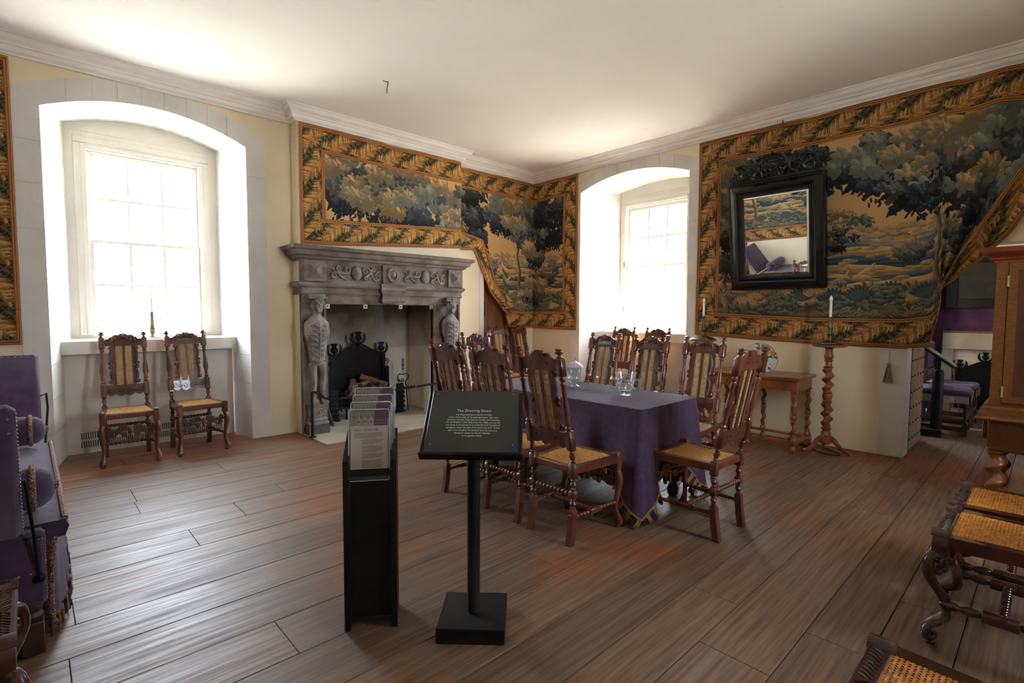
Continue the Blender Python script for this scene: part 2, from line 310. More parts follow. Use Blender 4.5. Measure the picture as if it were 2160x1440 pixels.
def c_scroll(x0, y0, x1, y1, bulge, r, flip=1):
    """an S or C scroll between two volute centres, in a plane: list of 2D points"""
    dx, dy = x1 - x0, y1 - y0; a = math.atan2(dy, dx); nx, ny = -math.sin(a), math.cos(a)
    A = [(x0 + (r * (.25 + .75 * i / 10)) * math.cos(a + PI / 2 + 2 * PI * 1.2 * (1 - i / 10)), y0 + (r * (.25 + .75 * i / 10)) * math.sin(a + PI / 2 + 2 * PI * 1.2 * (1 - i / 10))) for i in range(11)]
    sg = flip; B = [(x1 + (r * (.25 + .75 * i / 10)) * math.cos(a + sg * PI / 2 - sg * 2 * PI * 1.2 * (1 - i / 10)), y1 + (r * (.25 + .75 * i / 10)) * math.sin(a + sg * PI / 2 - sg * 2 * PI * 1.2 * (1 - i / 10))) for i in range(11)]
    p0, p3 = A[-1], B[-1]; L = math.hypot(dx, dy)
    mid = bez(p0, (p0[0] + math.cos(a) * L * .4 + nx * bulge, p0[1] + math.sin(a) * L * .4 + ny * bulge), (p3[0] - math.cos(a) * L * .4 + sg * nx * bulge, p3[1] - math.sin(a) * L * .4 + sg * ny * bulge), p3, 8)
    return A + mid[1:-1] + B[::-1]
# ---------------------------------------------------------------- woven pictures, computed here with numpy
import numpy as np
PI_ = 3.14159265
def lobe(im, cx, cy, rx, ry, ang, cl, cd, hl=0.5):
    """one woven leaf: an ellipse, light along its upper edge, dark at its foot, with hatching"""
    R = int(max(rx, ry) + 2); x0, y0 = int(cx) - R, int(cy) - R
    h, w = im.shape[:2]
    xa, xb, ya, yb = max(x0, 0), min(x0 + 2 * R, w), max(y0, 0), min(y0 + 2 * R, h)
    if xa >= xb or ya >= yb: return
    X, Y = np.meshgrid(np.arange(xa, xb) - cx, np.arange(ya, yb) - cy)
    c, s = math.cos(ang), math.sin(ang)
    u = (X * c + Y * s) / rx; v = (-X * s + Y * c) / ry
    d = u * u + v * v
    m = np.clip((1 - d) * min(rx, ry) * .6, 0, 1)[..., None]
    t = np.clip(.5 - .55 * v + .07 * np.sin(u * 9), 0, 1)
    t = np.where(d > .8, t * .45, t)[..., None]
    col = np.array(cd) * (1 - t) + np.array(cl) * t
    im[ya:yb, xa:xb] = im[ya:yb, xa:xb] * (1 - m) + col * m
def stroke(im, pts, radii, cl, cd):
    n = len(pts)
    for i in range(n - 1):
        (xa, ya), (xb, yb) = pts[i], pts[i + 1]
        L = max(2, int(math.hypot(xb - xa, yb - ya) / 2.2))
        for k in range(L):
            t = k / L; r = radii[i] * (1 - t) + radii[i + 1] * t
            X, Y = xa + (xb - xa) * t, ya + (yb - ya) * t
            R = int(r + 1); h, w = im.shape[:2]
            x0, x1, y0, y1 = max(int(X) - R, 0), min(int(X) + R + 1, w), max(int(Y) - R, 0), min(int(Y) + R + 1, h)
            if x0 >= x1 or y0 >= y1: continue
            gx, gy = np.meshgrid(np.arange(x0, x1) - X, np.arange(y0, y1) - Y)
            m = (gx * gx + gy * gy < r * r)[..., None]
            q = np.clip(.5 - gx / (2 * r) + .18 * np.sin(Y * .5 + gx), 0, 1)[..., None]
            im[y0:y1, x0:x1] = np.where(m, np.array(cd) * (1 - q) + np.array(cl) * q, im[y0:y1, x0:x1])
NAVY = (.17, .20, .24); TEAL = (.36, .42, .41); SLATE = (.47, .52, .48); GOLD = (.84, .66, .40); OLIVE = (.45, .43, .30); UMB = (.20, .15, .12); SAND = (.76, .62, .42)
def crown(im, rng, cx, cy, W, H, pal, n, r):
    """a tree crown: clusters of leaves, the low ones first so that the higher ones overlap them"""
    cl = []
    for i in range(n):
        a = rng.uniform(0, 6.283); q = rng.uniform(0, 1) ** .5
        cl.append((cx + W * q * math.cos(a), cy + H * q * math.sin(a)))
    cl.sort(key=lambda p: -p[1])
    for (x, y) in cl:
        low = (y - cy) / H; L_ = .55 - .55 * low - .25 * (x - cx) / W + rng.uniform(-.3, .3)
        n_ = len(pal); lt, dk = pal[max(0, min(n_ - 1, int((1 - L_) * n_)))]
        k = 1 if low < .4 else .68
        cand = sorted(((rng.uniform(0, 6.283), rng.uniform(.2, 1)) for j in range(15)), key=lambda p: -p[1] * math.sin(p[0]))
        for (th, q) in cand:
            px, py = x + r * 2.3 * q * math.cos(th), y + r * 1.6 * q * math.sin(th)
            s = r * rng.uniform(.7, 1.05)
            up = .5 - .5 * math.sin(th)
            c1 = [k * (a * (.55 + .45 * up)) for a in lt]
            lobe(im, px, py, s, s * .56, (th if math.cos(th) > 0 else th - PI_) * .8 + rng.uniform(-.25, .25), c1, [k * c for c in dk])
        if low > .35:
            for j in range(10):
                lobe(im, x + rng.uniform(-2.4, 2.4) * r, y + r * rng.uniform(.8, 2.6), r * .5, r * .2, rng.uniform(.6, 2.5), (.15, .18, .24), (.08, .09, .13))
P_GOLD = [(GOLD, TEAL), (GOLD, (.36, .33, .24)), ((.7, .58, .38), (.24, .31, .34))]
P_BLUE = [((.60, .60, .46), TEAL), (SLATE, NAVY), ((.42, .48, .45), (.2, .25, .3)), (TEAL, NAVY)]
P_DARK = [(SLATE, (.16, .19, .22)), (TEAL, (.11, .13, .17)), ((.3, .27, .23), (.12, .11, .12)), ((.26, .33, .37), NAVY)]
P_MIX = [(GOLD, (.38, .40, .34)), ((.74, .62, .42), TEAL), (SLATE, (.22, .26, .3)), ((.6, .54, .36), (.2, .22, .22)), ((.62, .55, .38), (.22, .27, .3))]
def scene_picture(W, H, seed, plan):
    rng = np.random.default_rng(seed)
    yy, xx = np.mgrid[0:H, 0:W].astype(float)
    im = np.zeros((H, W, 3)); t = (yy / H)[..., None]
    im[:] = np.array((.74, .62, .43)) * (1 - .1 * t)
    S = H / 720.0
    # far hills, woods, water and banks
    for i in range(260):
        lobe(im, rng.uniform(0, W), H * rng.uniform(.50, .58), 16 * S, 9 * S, rng.uniform(-.3, .3), (.66, .56, .37), (.45, .43, .33))
    for i in range(8):
        y = H * (.58 + .045 * i)
        a = np.sin(xx / ((50 + 17 * i) * S) + i * 2.3) * 13 * S + np.sin(xx / (19 * S) + i) * 2 * S
        band = (yy > y + a) & (yy < y + a + 36 * S)
        q = np.clip((yy - y - a) / (36 * S), 0, 1)[..., None]
        c = (SLATE, SAND, (.27, .34, .38), (.66, .55, .36), (.3, .37, .4), SAND, (.52, .46, .3), (.3, .33, .3))[i]
        col = np.array(c) * (1.0 - .4 * q) + .04 * np.sin(yy / 2.5 + np.sin(xx / 20))[..., None]
        im = np.where(band[..., None], col, im)
    for i in range(140):
        x = rng.uniform(0, W); y = H * rng.uniform(.60, .84)
        lobe(im, x, y, 22 * S, 7 * S, rng.uniform(-.2, .2), (.72, .6, .38), (.33, .36, .32))
    lw = (yy > H * .86)
    im = np.where(lw[..., None], np.array((.36, .34, .25)) + .05 * np.sin(xx / 31 + 2 * np.sin(yy / 9))[..., None], im)
    for (kind, x, y, a, b) in plan:
        x, y, a, b = x * W, y * H, a * H, b * H
        if kind == 'far':
            for j in range(3): stroke(im, [(x + (j - 1) * 14 * S, y + b * 1.3), (x + (j - 1) * 20 * S, y)], [5 * S, 3 * S], OLIVE, UMB)
            crown(im, rng, x, y, a, b * .8, P_GOLD + P_BLUE, 34, 9 * S)
            crown(im, rng, x, y + b * .9, a * .7, b * .25, P_DARK, 12, 8 * S)
        elif kind == 'trunk':
            sx = a * .12
            stroke(im, [(x + sx * .6, y), (x - sx * .5, y + b * .25), (x + sx * .4, y + b * .5), (x - sx * .3, y + b * .75), (x, y + b * .9), (x + 1.2 * sx, y + b)], [8 * S, 9 * S, 11 * S, 13 * S, 16 * S, 23 * S], (.56, .49, .35), (.2, .18, .15))
            for k in (-1, 1):
                stroke(im, [(x, y + b * .1), (x + k * a * .3, y - b * .1), (x + k * a * .6, y - b * .14)], [8 * S, 6 * S, 3 * S], (.5, .44, .32), (.2, .18, .15))
        elif kind == 'swan':
            for j in range(9): lobe(im, x + (j - 2) * 7 * S, y - (9 + j * 4.5) * S, 17 * S, 5 * S, -.7 - j * .07, (.8, .68, .47), (.42, .36, .26))
            lobe(im, x, y, 42 * S, 15 * S, 0, (.76, .64, .43), (.4, .35, .27))
            stroke(im, [(x - 34 * S, y - 3 * S), (x - 46 * S, y - 18 * S), (x - 38 * S, y - 36 * S), (x - 52 * S, y - 42 * S)], [8 * S, 5 * S, 5 * S, 3 * S], (.78, .65, .44), (.4, .34, .25))
        elif kind == 'house':
            for j in range(2):
                X = x + j * 46 * S
                stroke(im, [(X, y), (X + 30 * S, y)], [9 * S, 9 * S], (.62, .52, .34), (.5, .42, .28))
                stroke(im, [(X - 9 * S, y - 9 * S), (X + 15 * S, y - 19 * S), (X + 40 * S, y - 9 * S)], [3 * S] * 3, (.45, .38, .27), (.36, .3, .22))
        elif kind == 'plants':
            n = int(a / (30 * S)); S0 = S; S = S * 1.7
            for j in range(n):
                X = x + rng.uniform(0, a); Y = y + rng.uniform(-.5, 1) * b; ty = int(rng.integers(4))
                if ty == 0:
                    for k in range(9):
                        th = -1.57 + (k - 4) * .27; L = 30 * S
                        lobe(im, X + L * .6 * math.cos(th), Y + L * .6 * math.sin(th), L * .62, 4.5 * S, th, (.3, .37, .36), NAVY)
                elif ty == 1:
                    for k in range(7):
                        th = -1.57 + (k - 3) * .42; L = 24 * S
                        lobe(im, X + L * .6 * math.cos(th), Y + L * .6 * math.sin(th), L * .6, 8 * S, th, (.74, .6, .38), (.28, .3, .24))
                elif ty == 2:
                    for k in range(16):
                        lobe(im, X + rng.uniform(-1, 1) * 26 * S, Y + rng.uniform(-1, .6) * 20 * S, 10 * S, 7 * S, rng.uniform(-1, 1), (.5, .5, .36), (.15, .2, .24))
                else:
                    for k in range(6):
                        for m_ in range(5):
                            th = -2.6 + k * .42; L = (10 + 7 * m_) * S
                            lobe(im, X + L * math.cos(th), Y + L * math.sin(th) + m_ * m_ * 1.0 * S, 6 * S, 3.5 * S, th, (.6, .54, .36), (.18, .24, .27))
        if kind == 'plants': S = S0
        if kind in ('gold', 'blue', 'dark', 'mix'):
            crown(im, rng, x, y, a, b, {'gold': P_GOLD, 'blue': P_BLUE, 'dark': P_DARK, 'mix': P_MIX}[kind], int(a * b / (S * S) / 560), 22 * S)
    return im * np.array((1.0, .94, .91))
def border_tile(L, B):
    """one repeat (L long, B wide) of the acanthus border; row 0 is the outer edge"""
    im = np.zeros((B, L, 3)); yy, xx = np.mgrid[0:B, 0:L].astype(float)
    im[:] = (.19, .17, .12)
    dg = (np.abs(((xx + yy * 1.1) % (L / 5)) - L / 10) < 1.6) | (np.abs(((xx - yy * 1.1) % (L / 5)) - L / 10) < 1.6)
    sh = ((np.sin((xx + yy) * .21) + np.sin((xx - yy) * .19)) > .3)
    im[sh] = (.33, .31, .21); im[dg] = (.44, .36, .2)
    rng = np.random.default_rng(5); S = B / 120.0
    big = np.zeros((B, 3 * L, 3)); big[:] = np.tile(im, (1, 3, 1))
    for rep in (-1, 0, 1, 2):
        X0 = L + rep * L
        stem = [(X0 - L * .25, B * .72), (X0 + L * .1, B * .78), (X0 + L * .34, B * .62), (X0 + L * .5, B * .4), (X0 + L * .8, B * .26)]
        stroke(big, stem, [3 * S, 9 * S, 13 * S, 9 * S, 2 * S], (.66, .5, .27), (.3, .2, .1))
        for j in range(17):
            t = j / 16; k = min(3, int(t * 4)); f = t * 4 - k
            px = stem[k][0] * (1 - f) + stem[k + 1][0] * f; py = stem[k][1] * (1 - f) + stem[k + 1][1] * f
            for sd in (-1, 1):
                ln = (13 + 19 * math.sin(min(1, t * 1.1) * 3.14) * (1 if j % 3 else .62)) * S; th = -.55 + sd * .85 - .5 * t
                lobe(big, px + ln * .7 * math.cos(th), py + ln * .7 * math.sin(th), ln * .8, (6.5 if j % 3 else 4) * S, th, (.83, .65, .41) if (j + (sd > 0)) % 4 else (.6, .42, .22), (.46, .31, .16))
        for j in range(6):
            lobe(big, X0 + L * .02 + j * 7 * S, B * .84, 3.3 * S, 3.3 * S, 0, (.85, .68, .36), (.4, .26, .12))
            lobe(big, X0 + L * .5 + j * 7 * S, B * .155, 3.3 * S, 3.3 * S, 0, (.85, .68, .36), (.4, .26, .12))
    im = big[:, L:2 * L].copy()
    def bands(a, b):
        q = ((yy - a * B) / ((b - a) * B)); m = (q >= 0) & (q < 1)
        v = .5 + .5 * np.cos(q * 12.566)
        col = np.array((.42, .25, .14)) * v[..., None] + np.array((.70, .47, .26)) * (1 - v[..., None])
        im[m] = col[m]
    bands(0, .14); bands(.85, 1.0)
    im[:int(2 * S)] = (.2, .1, .07); im[-int(2 * S):] = (.2, .1, .07)
    return im
def tapestry_picture(wm, hm, bw, ppm, seed, plan):
    """wm x hm metres with a border bw wide; row 0 is the top. The corners of the border are mitred."""
    W, H, B = int(wm * ppm), int(hm * ppm), int(bw * ppm)
    im = np.zeros((H, W, 3))
    im[B:H - B, B:W - B] = scene_picture(W - 2 * B, H - 2 * B, seed, plan)
    L = int(.34 * ppm); t = border_tile(L, B)
    def band(n, shift=0): return np.tile(t, (1, n // L + 2, 1))[:, shift:shift + n]
    yy, xx = np.mgrid[0:H, 0:W]
    top = band(W)[:, ::1]; bot = band(W)[::-1][:, ::-1]
    lef = np.transpose(band(H), (1, 0, 2)); rig = np.transpose(band(H), (1, 0, 2))[:, ::-1]
    im[:B] = top; im[H - B:] = bot
    m = (xx < B) & (yy >= xx) & (H - 1 - yy >= xx)
    im[:, :B] = np.where(m[:, :B, None], lef[:H], im[:, :B])
    m = (W - 1 - xx < B) & (yy >= W - 1 - xx) & (H - 1 - yy >= W - 1 - xx)
    im[:, W - B:] = np.where(m[:, W - B:, None], rig[:H], im[:, W - B:])
    rib = 1 + .05 * np.sin(np.arange(W) * 2.1)[None, :, None]       # the weave's ribs
    return np.clip(im * rib, 0, 1)
PLAN_CORNER = [('far', .60, .60, .13, .10), ('house', .66, .60, 0, 0), ('far', .93, .62, .12, .12), ('far', .56, .68, .08, .08), ('swan', .70, .76, 0, 0),
    ('blue', .05, .10, .22, .26), ('dark', .21, .18, .26, .20), ('trunk', .10, .25, .3, .6), ('trunk', .18, .3, .3, .5), ('mix', .08, .16, .20, .14), ('gold', .15, .27, .18, .11), ('mix', .24, .10, .26, .16), ('trunk', .26, .2, .4, .6), ('gold', .23, .26, .15, .10),
    ('blue', .32, .24, .18, .14), ('mix', .45, .16, .28, .18), ('gold', .46, .32, .20, .12), ('blue', .42, .40, .14, .06), ('dark', .55, .12, .14, .20), ('dark', .56, .33, .08, .14),
    ('trunk', .77, .36, .3, .56), ('trunk', .87, .5, .34, .4), ('blue', .71, .14, .24, .16), ('mix', .80, .12, .28, .14), ('dark', .93, .2, .20, .22), ('gold', .75, .22, .15, .10), ('blue', .83, .33, .20, .10), ('mix', .86, .46, .15, .08), ('plants', .5, .9, 2.2, .09), ('plants', .0, .9, 2.4, .09), ('mix', .86, .8, .14, .1)]
PLAN_WALL = [('far', .36, .48, .15, .12), ('far', .29, .60, .10, .09), ('far', .70, .56, .12, .08), ('house', .47, .58, 0, 0), ('far', .54, .64, .07, .05), ('swan', .42, .78, 0, 0), ('trunk', .02, .3, .2, .65), ('mix', .03, .3, .14, .42),
    ('blue', .14, .06, .12, .08), ('dark', .27, .08, .10, .10), ('dark', .26, .22, .10, .10), ('dark', .235, .45, .04, .22), ('far', .28, .70, .07, .09), ('trunk', .60, .32, .3, .60), ('trunk', .74, .1, .4, .8), ('blue', .42, .14, .20, .12), ('blue', .50, .25, .22, .12), ('gold', .57, .12, .19, .09), ('gold', .60, .27, .18, .10), ('mix', .71, .16, .26, .16), ('blue', .63, .38, .20, .06), ('dark', .50, .36, .15, .045),
    ('blue', .86, .14, .30, .22), ('mix', .80, .36, .22, .12), ('dark', .78, .48, .14, .07), ('blue', .93, .48, .22, .26), ('plants', .0, .92, 3.4, .08), ('plants', .1, .88, 2.6, .05)]
# ================================================================ the setting
XW, XE, YS, YN, HC = -.75, 6.03, -.90, 5.90, 3.57
# ---- floor of oak boards running west to east
floor = structure('floor')
ROWS = [-.92, -.62, -.34, -.06, .22, .46, .69, .975, 1.21, 1.48, 1.76, 2.04, 2.335, 2.63, 2.90, 3.17, 3.40, 3.70, 4.01, 4.22, 4.51, 4.83, 5.17, 5.40, 5.63, 5.90, 6.14, 6.40]
JOINT = {5: [2.41, 5.5], 6: [2.01, 4.23, 5.29], 7: [2.40, 5.58], 8: [5.06], 10: [2.06], 11: [.755], 12: [.075], 14: [.11, 3.3], 19: [.52, 3.0], 21: [1.21]}
def plank(x0, x1, y0, y1, z=0.0, th=.03):
    g = .0013; h = .0022; b = MB(); c = .0012; dz = random.uniform(-.0012, 0)
    b.box(x0 + g, x1 - g, y0 + h, y1 - h, z - th, z + dz, c); return b.build('floor_plank', PLANK, floor, smooth=False)
for r in range(len(ROWS) - 1):
    y0, y1 = ROWS[r], ROWS[r + 1]
    x1 = 9.45 if y1 <= 1.3 else (6.03 if y1 <= 5.95 else 1.75)
    x0 = XW if y1 <= 5.95 else .12
    js = JOINT.get(r, [])
    if not js or x1 > 6.5:
        q = (js[-1] if js else x0 + random.uniform(1.2, 2.6))
        if not js: js = [q]
        while q < x1 - 2.2: q += random.uniform(1.7, 2.6); js = js + [q]
    if y1 > 5.95: js = []
    xs = [x0] + [j for j in js if x0 + .3 < j < x1 - .2] + [x1]
    for a, b_ in zip(xs, xs[1:]): plank(a, b_, y0, y1)
b = MB(); b.box(XW - .3, 10.6, YS - .3, 7.0, -.12, -.034); b.build('floor_base', SLOT, floor, smooth=False)

# ---- arched niches
def hexa(mb, P, a, b_):
    """a, b_: lists of four (s, d, z) points, joined"""
    mb.add([P(*q) for q in a] + [P(*q) for q in b_], [(0, 1, 2, 3), (7, 6, 5, 4), (0, 4, 5, 1), (1, 5, 6, 2), (2, 6, 7, 3), (3, 7, 4, 0)])
NSEG = 18
class Niche:
    def __init__(s, P, sf, sb, zf, zb, D): s.P, s.sf, s.sb, s.zf, s.zb, s.D = P, sf, sb, zf, zb, D
    def z(s, t, k): sp, rise = (s.zf if k == 0 else s.zb); return sp + rise * (1 - (2 * t - 1) ** 2)
    def S(s, t, k): a, b_ = (s.sf if k == 0 else s.sb); return a + (b_ - a) * t
    def above(s, mb, H):
        for i in range(NSEG):
            t0, t1 = i / NSEG, (i + 1) / NSEG
            hexa(mb, s.P, [(s.S(t0, 0), 0, s.z(t0, 0)), (s.S(t1, 0), 0, s.z(t1, 0)), (s.S(t1, 0), 0, H), (s.S(t0, 0), 0, H)],
                 [(s.S(t0, 1), s.D, s.z(t0, 1)), (s.S(t1, 1), s.D, s.z(t1, 1)), (s.S(t1, 1), s.D, H), (s.S(t0, 1), s.D, H)])
    def jamb_blocks(s, parent, side, m, zs, w, outer):
        """limewashed stones: each wraps the arris, a face on the wall (w wide) and a face on the reveal"""
        for i, (z0, z1) in enumerate(zip(zs, zs[1:])):
            g = .0018; z0 += g; z1 -= g; e = .007
            t = 0 if side == 0 else 1; sg = 1 if side == 0 else -1
            f = s.sf[t]; bk = s.sb[t]; sl = (bk - f) / s.D; top = z1 >= s.zs_top - .02 if hasattr(s, 'zs_top') else False
            wv = w + (.05 if (i % 2 and not outer) else 0)
            mb = MB(); q = .009 if i % 3 else .006
            mb.add([s.P(f - sg * wv, -q, z0), s.P(f + sg * e, -q, z0), s.P(f + sg * e, 0, z0), s.P(f - sg * wv, .0, z0), s.P(f - sg * wv, -q, z1), s.P(f + sg * e, -q, z1), s.P(f + sg * e, 0, z1), s.P(f - sg * wv, .0, z1)],
                   [(0, 1, 2, 3), (7, 6, 5, 4), (0, 4, 5, 1), (1, 5, 6, 2), (2, 6, 7, 3), (3, 7, 4, 0)])
            cut = (.42 if i % 2 else .62) * s.D
            mb.add([s.P(f + sg * e, 0, z0), s.P(f + sl * (cut - g) + sg * e, cut - g, z0), s.P(f + sl * (cut - g), cut - g, z0), s.P(f, 0, z0),
                    s.P(f + sg * e, 0, z1), s.P(f + sl * (cut - g) + sg * e, cut - g, z1), s.P(f + sl * (cut - g), cut - g, z1), s.P(f, 0, z1)],
                   [(0, 1, 2, 3), (7, 6, 5, 4), (0, 4, 5, 1), (1, 5, 6, 2), (2, 6, 7, 3), (3, 7, 4, 0)])
            mb.build('stone_block', m, parent, smooth=False)
            mb = MB()
            mb.add([s.P(f + sl * cut + sg * e, cut, z0), s.P(bk + sg * e, s.D, z0), s.P(bk, s.D, z0), s.P(f + sl * cut, cut, z0),
                    s.P(f + sl * cut + sg * e, cut, z1), s.P(bk + sg * e, s.D, z1), s.P(bk, s.D, z1), s.P(f + sl * cut, cut, z1)],
                   [(0, 1, 2, 3), (7, 6, 5, 4), (0, 4, 5, 1), (1, 5, 6, 2), (2, 6, 7, 3), (3, 7, 4, 0)])
            mb.build('stone_block', m, parent, smooth=False)
        t = 0 if side == 0 else 1; sg = 1 if side == 0 else -1; f, bk, z0, e = s.sf[t], s.sb[t], zs[-1], .007; zb_ = s.z(float(t), 1)
        mb = MB(); mb.add([s.P(f + sg * e, 0, z0), s.P(f, 0, z0), s.P(bk + sg * e, s.D, z0), s.P(bk, s.D, z0), s.P(bk + sg * e, s.D, zb_), s.P(bk, s.D, zb_)], [(0, 2, 4), (1, 5, 3), (0, 1, 3, 2), (2, 3, 5, 4), (4, 5, 1, 0)])
        mb.build('stone_block', m, parent, smooth=False)
    def arch_blocks(s, parent, m, n, H, w0, w1, hh):
        for i in range(n):
            t0, t1 = i / n + .0012, (i + 1) / n - .0012; e = .007; mb = MB(); K = 4
            for k in range(K):
                a, b_ = t0 + (t1 - t0) * k / K, t0 + (t1 - t0) * (k + 1) / K
                za, zb_ = s.z(a, 0), s.z(b_, 0)
                oa, ob = min(H, za + hh), min(H, zb_ + hh)
                sa, sb_ = s.S(a, 0), s.S(b_, 0)
                ja, jb = sa, sb_
                if i == 0 and k == 0: hexa(mb, s.P, [(sa - w0, -.008, za), (sa, -.008, za - e), (sa, -.008, oa), (sa - w0, -.008, oa - .07)], [(sa - w0, 0, za), (sa, 0, za - e), (sa, 0, oa), (sa - w0, 0, oa - .07)])
                if i == n - 1 and k == K - 1: hexa(mb, s.P, [(sb_, -.008, zb_ - e), (sb_ + w1, -.008, zb_), (sb_ + w1, -.008, ob - .06), (sb_, -.008, ob)], [(sb_, 0, zb_ - e), (sb_ + w1, 0, zb_), (sb_ + w1, 0, ob - .06), (sb_, 0, ob)])
                hexa(mb, s.P, [(sa, -.008, za - e), (sb_, -.008, zb_ - e), (jb, -.008, ob), (ja, -.008, oa)], [(sa, 0, za - e), (sb_, 0, zb_ - e), (jb, 0, ob), (ja, 0, oa)])
                A, B = s.S(a, 1), s.S(b_, 1)
                hexa(mb, s.P, [(sa, 0, za - e), (sb_, 0, zb_ - e), (sb_, 0, zb_), (sa, 0, za)], [(A, s.D, s.z(a, 1) - e), (B, s.D, s.z(b_, 1) - e), (B, s.D, s.z(b_, 1)), (A, s.D, s.z(a, 1))])
            mb.build('stone_block', m, parent, smooth=False)
PN = lambda s, d, z: (s, YN + d, z)
PE = lambda s, d, z: (XE + d, -s, z)              # s = -Y so that s grows to the right as seen from inside
N1 = Niche(PN, (.14, 1.74), (.325, 1.68), (3.08, .19), (3.22, .13), .90)
N2 = Niche(PE, (-4.92, -3.19), (-4.84, -3.37), (3.13, .165), (3.25, .08), .90)
wn_ = structure('wall_north'); b = MB(); D = .9
def blk(mb, P, s0, s1, z0, z1, d0=0, d1=D, s0b=None, s1b=None):
    s0b = s0 if s0b is None else s0b; s1b = s1 if s1b is None else s1b
    hexa(mb, P, [(s0, d0, z0), (s1, d0, z0), (s1, d0, z1), (s0, d0, z1)], [(s0b, d1, z0), (s1b, d1, z0), (s1b, d1, z1), (s0b, d1, z1)])
blk(b, PN, XW - .3, .14, -.05, HC, s1b=.325); N1.above(b, HC); blk(b, PN, 1.74, 2.30, -.05, HC, s0b=1.68)
blk(b, PN, 2.30, 4.30, 1.56, HC); blk(b, PN, 4.30, 4.985, -.05, HC); blk(b, PN, 4.985, 5.885, 2.02, HC); blk(b, PN, 4.985, 5.885, -.05, 2.02, d0=.14); blk(b, PN, 5.885, 7.2, -.05, HC)
blk(b, PN, 2.2, 4.42, 1.58, HC, d0=-.16, d1=0); blk(b, PN, 2.2, 2.47, -.05, 1.58, d0=-.16, d1=0); blk(b, PN, 3.93, 4.42, -.05, 1.58, d0=-.16, d1=0)
b.build('plaster_wall', CREAM, wn_, smooth=False)
zs = [0, .3, .6, .9, 1.16, 1.62, 2.05, 2.43, 2.78, 3.085]
N1.jamb_blocks(wn_, 0, LIME, zs, .165, True); N1.jamb_blocks(wn_, 1, LIME, zs, .185, True)
N1.arch_blocks(wn_, LIME, 9, 3.44, .165, .185, .19)
b = MB(); b.box(4.90, 4.985, YN - .006, YN, 0, 2.1); b.box(5.885, 5.96, YN - .006, YN, 0, 2.1); b.box(4.90, 5.96, YN - .006, YN, 2.02, 2.14); b.build('door_margin', LIME, wn_, smooth=False)
# fire chamber
b = MB(); b.mi = 0
b.box(2.30, 2.476, YN - .15, 6.5, 0, 1.555); b.box(4.03, 4.30, YN - .02, 6.5, 0, 1.9); b.box(3.922, 4.05, YN - .15, YN, 0, 1.555); b.box(2.2, 4.3, 6.45, 6.8, 0, 2.3); b.box(2.3, 2.479, YN + .005, 6.5, 1.5, 2.2)
b.build('fire_chamber', SOOT, wn_, smooth=False)
we = structure('wall_east'); b = MB()
blk(b, PE, -5.92, -4.92, -.05, HC, s1b=-4.84); N2.above(b, HC); blk(b, PE, -3.19, -2.95, -.05, HC, s0b=-3.37); blk(b, PE, -2.95, -.965, -.05, HC, d1=.22)
blk(b, PE, -.965, .12, 1.98, HC, d1=.22); blk(b, PE, .12, 1.2, -.05, HC, d1=.22)
b.build('plaster_wall', CREAM, we, smooth=False)
N2.jamb_blocks(we, 0, LIME, [0, .32, .66, 1.0, 1.3, 1.7, 2.1, 2.5, 2.85, 3.135], .20, True); N2.jamb_blocks(we, 1, LIME, [0, .32, .66, 1.0, 1.3, 1.7, 2.1, 2.5, 2.85, 3.135], .14, True)
N2.arch_blocks(we, LIME, 8, 3.44, .2, .14, .17)
b = MB()
for (z0, z1, w) in ((0, .32, .20), (.32, .7, .19), (.7, 1.1, .2), (1.1, 1.5, .19), (1.5, 1.98, .2)):
    b = MB(); b.box(XE - .009, XE, .965, .965 + w, z0 + .004, z1 - .003); b.box(XE - .009, XE + .22, .957, .965, z0 + .004, z1 - .003); b.build('stone_block', LIME, we, smooth=False)
ww = structure('wall_west'); b = MB(); b.box(XW - .3, XW, YS - .3, YN, -.05, HC); b.build('plaster_wall', CREAM, ww, smooth=False)
ws = structure('wall_south'); b = MB(); b.box(XW, 2.85, YS - .3, YS, -.05, HC); b.box(3.6, XE + .2, YS - .3, YS, -.05, HC); b.box(2.85, 3.6, YS - .3, YS, -.05, 1.0); b.box(2.85, 3.6, YS - .3, YS, 3.05, HC); b.build('plaster_wall', CREAM, ws, smooth=False)
ce = structure('ceiling'); b = MB(); b.box(XW - .3, 7.2, YS - .3, 7.0, HC, HC + .2); b.build('plaster_ceiling', CEIL, ce, smooth=False)
# ---- cornice, mitred at every corner
PROF = [(0, 3.425), (.022, 3.425), (.026, 3.436), (.036, 3.443), (.052, 3.452), (.060, 3.470), (.062, 3.483), (.078, 3.487), (.082, 3.502), (.094, 3.510), (.112, 3.520), (.124, 3.537), (.130, 3.552), (.146, 3.556), (.146, HC + .001), (0, HC + .001)]
CP = [(XW, YN), (2.2, YN), (2.2, 5.74), (4.42, 5.74), (4.42, YN), (XE, YN), (XE, YS), (XW, YS)]
def cornice_piece(i, name):
    n = len(CP); p0, p1 = Vector(CP[i]), Vector(CP[(i + 1) % n]); pm, pn = Vector(CP[i - 1]), Vector(CP[(i + 2) % n])
    def nor(a, b_): d = (b_ - a).normalized(); return Vector((d.y, -d.x))          # to the right of travel = into the room
    def mit(na, nb): return (na + nb) / (1 + na.dot(nb))
    n0 = nor(p0, p1); ma, mb_ = mit(nor(pm, p0), n0), mit(n0, nor(p1, pn))
    K = max(1, int((p1 - p0).length / .5)); rings = []
    for k in range(K + 1):
        t = k / K; mm = ma if k == 0 else (mb_ if k == K else n0)
        if k in (0, K): base = p0 if k == 0 else p1
        else: base = p0.lerp(p1, t)
        rings.append([(base.x + mm.x * d, base.y + mm.y * d, z) for d, z in PROF])
    b = MB(); b.loft(rings); return b.build(name, CORN, None, angle=25)
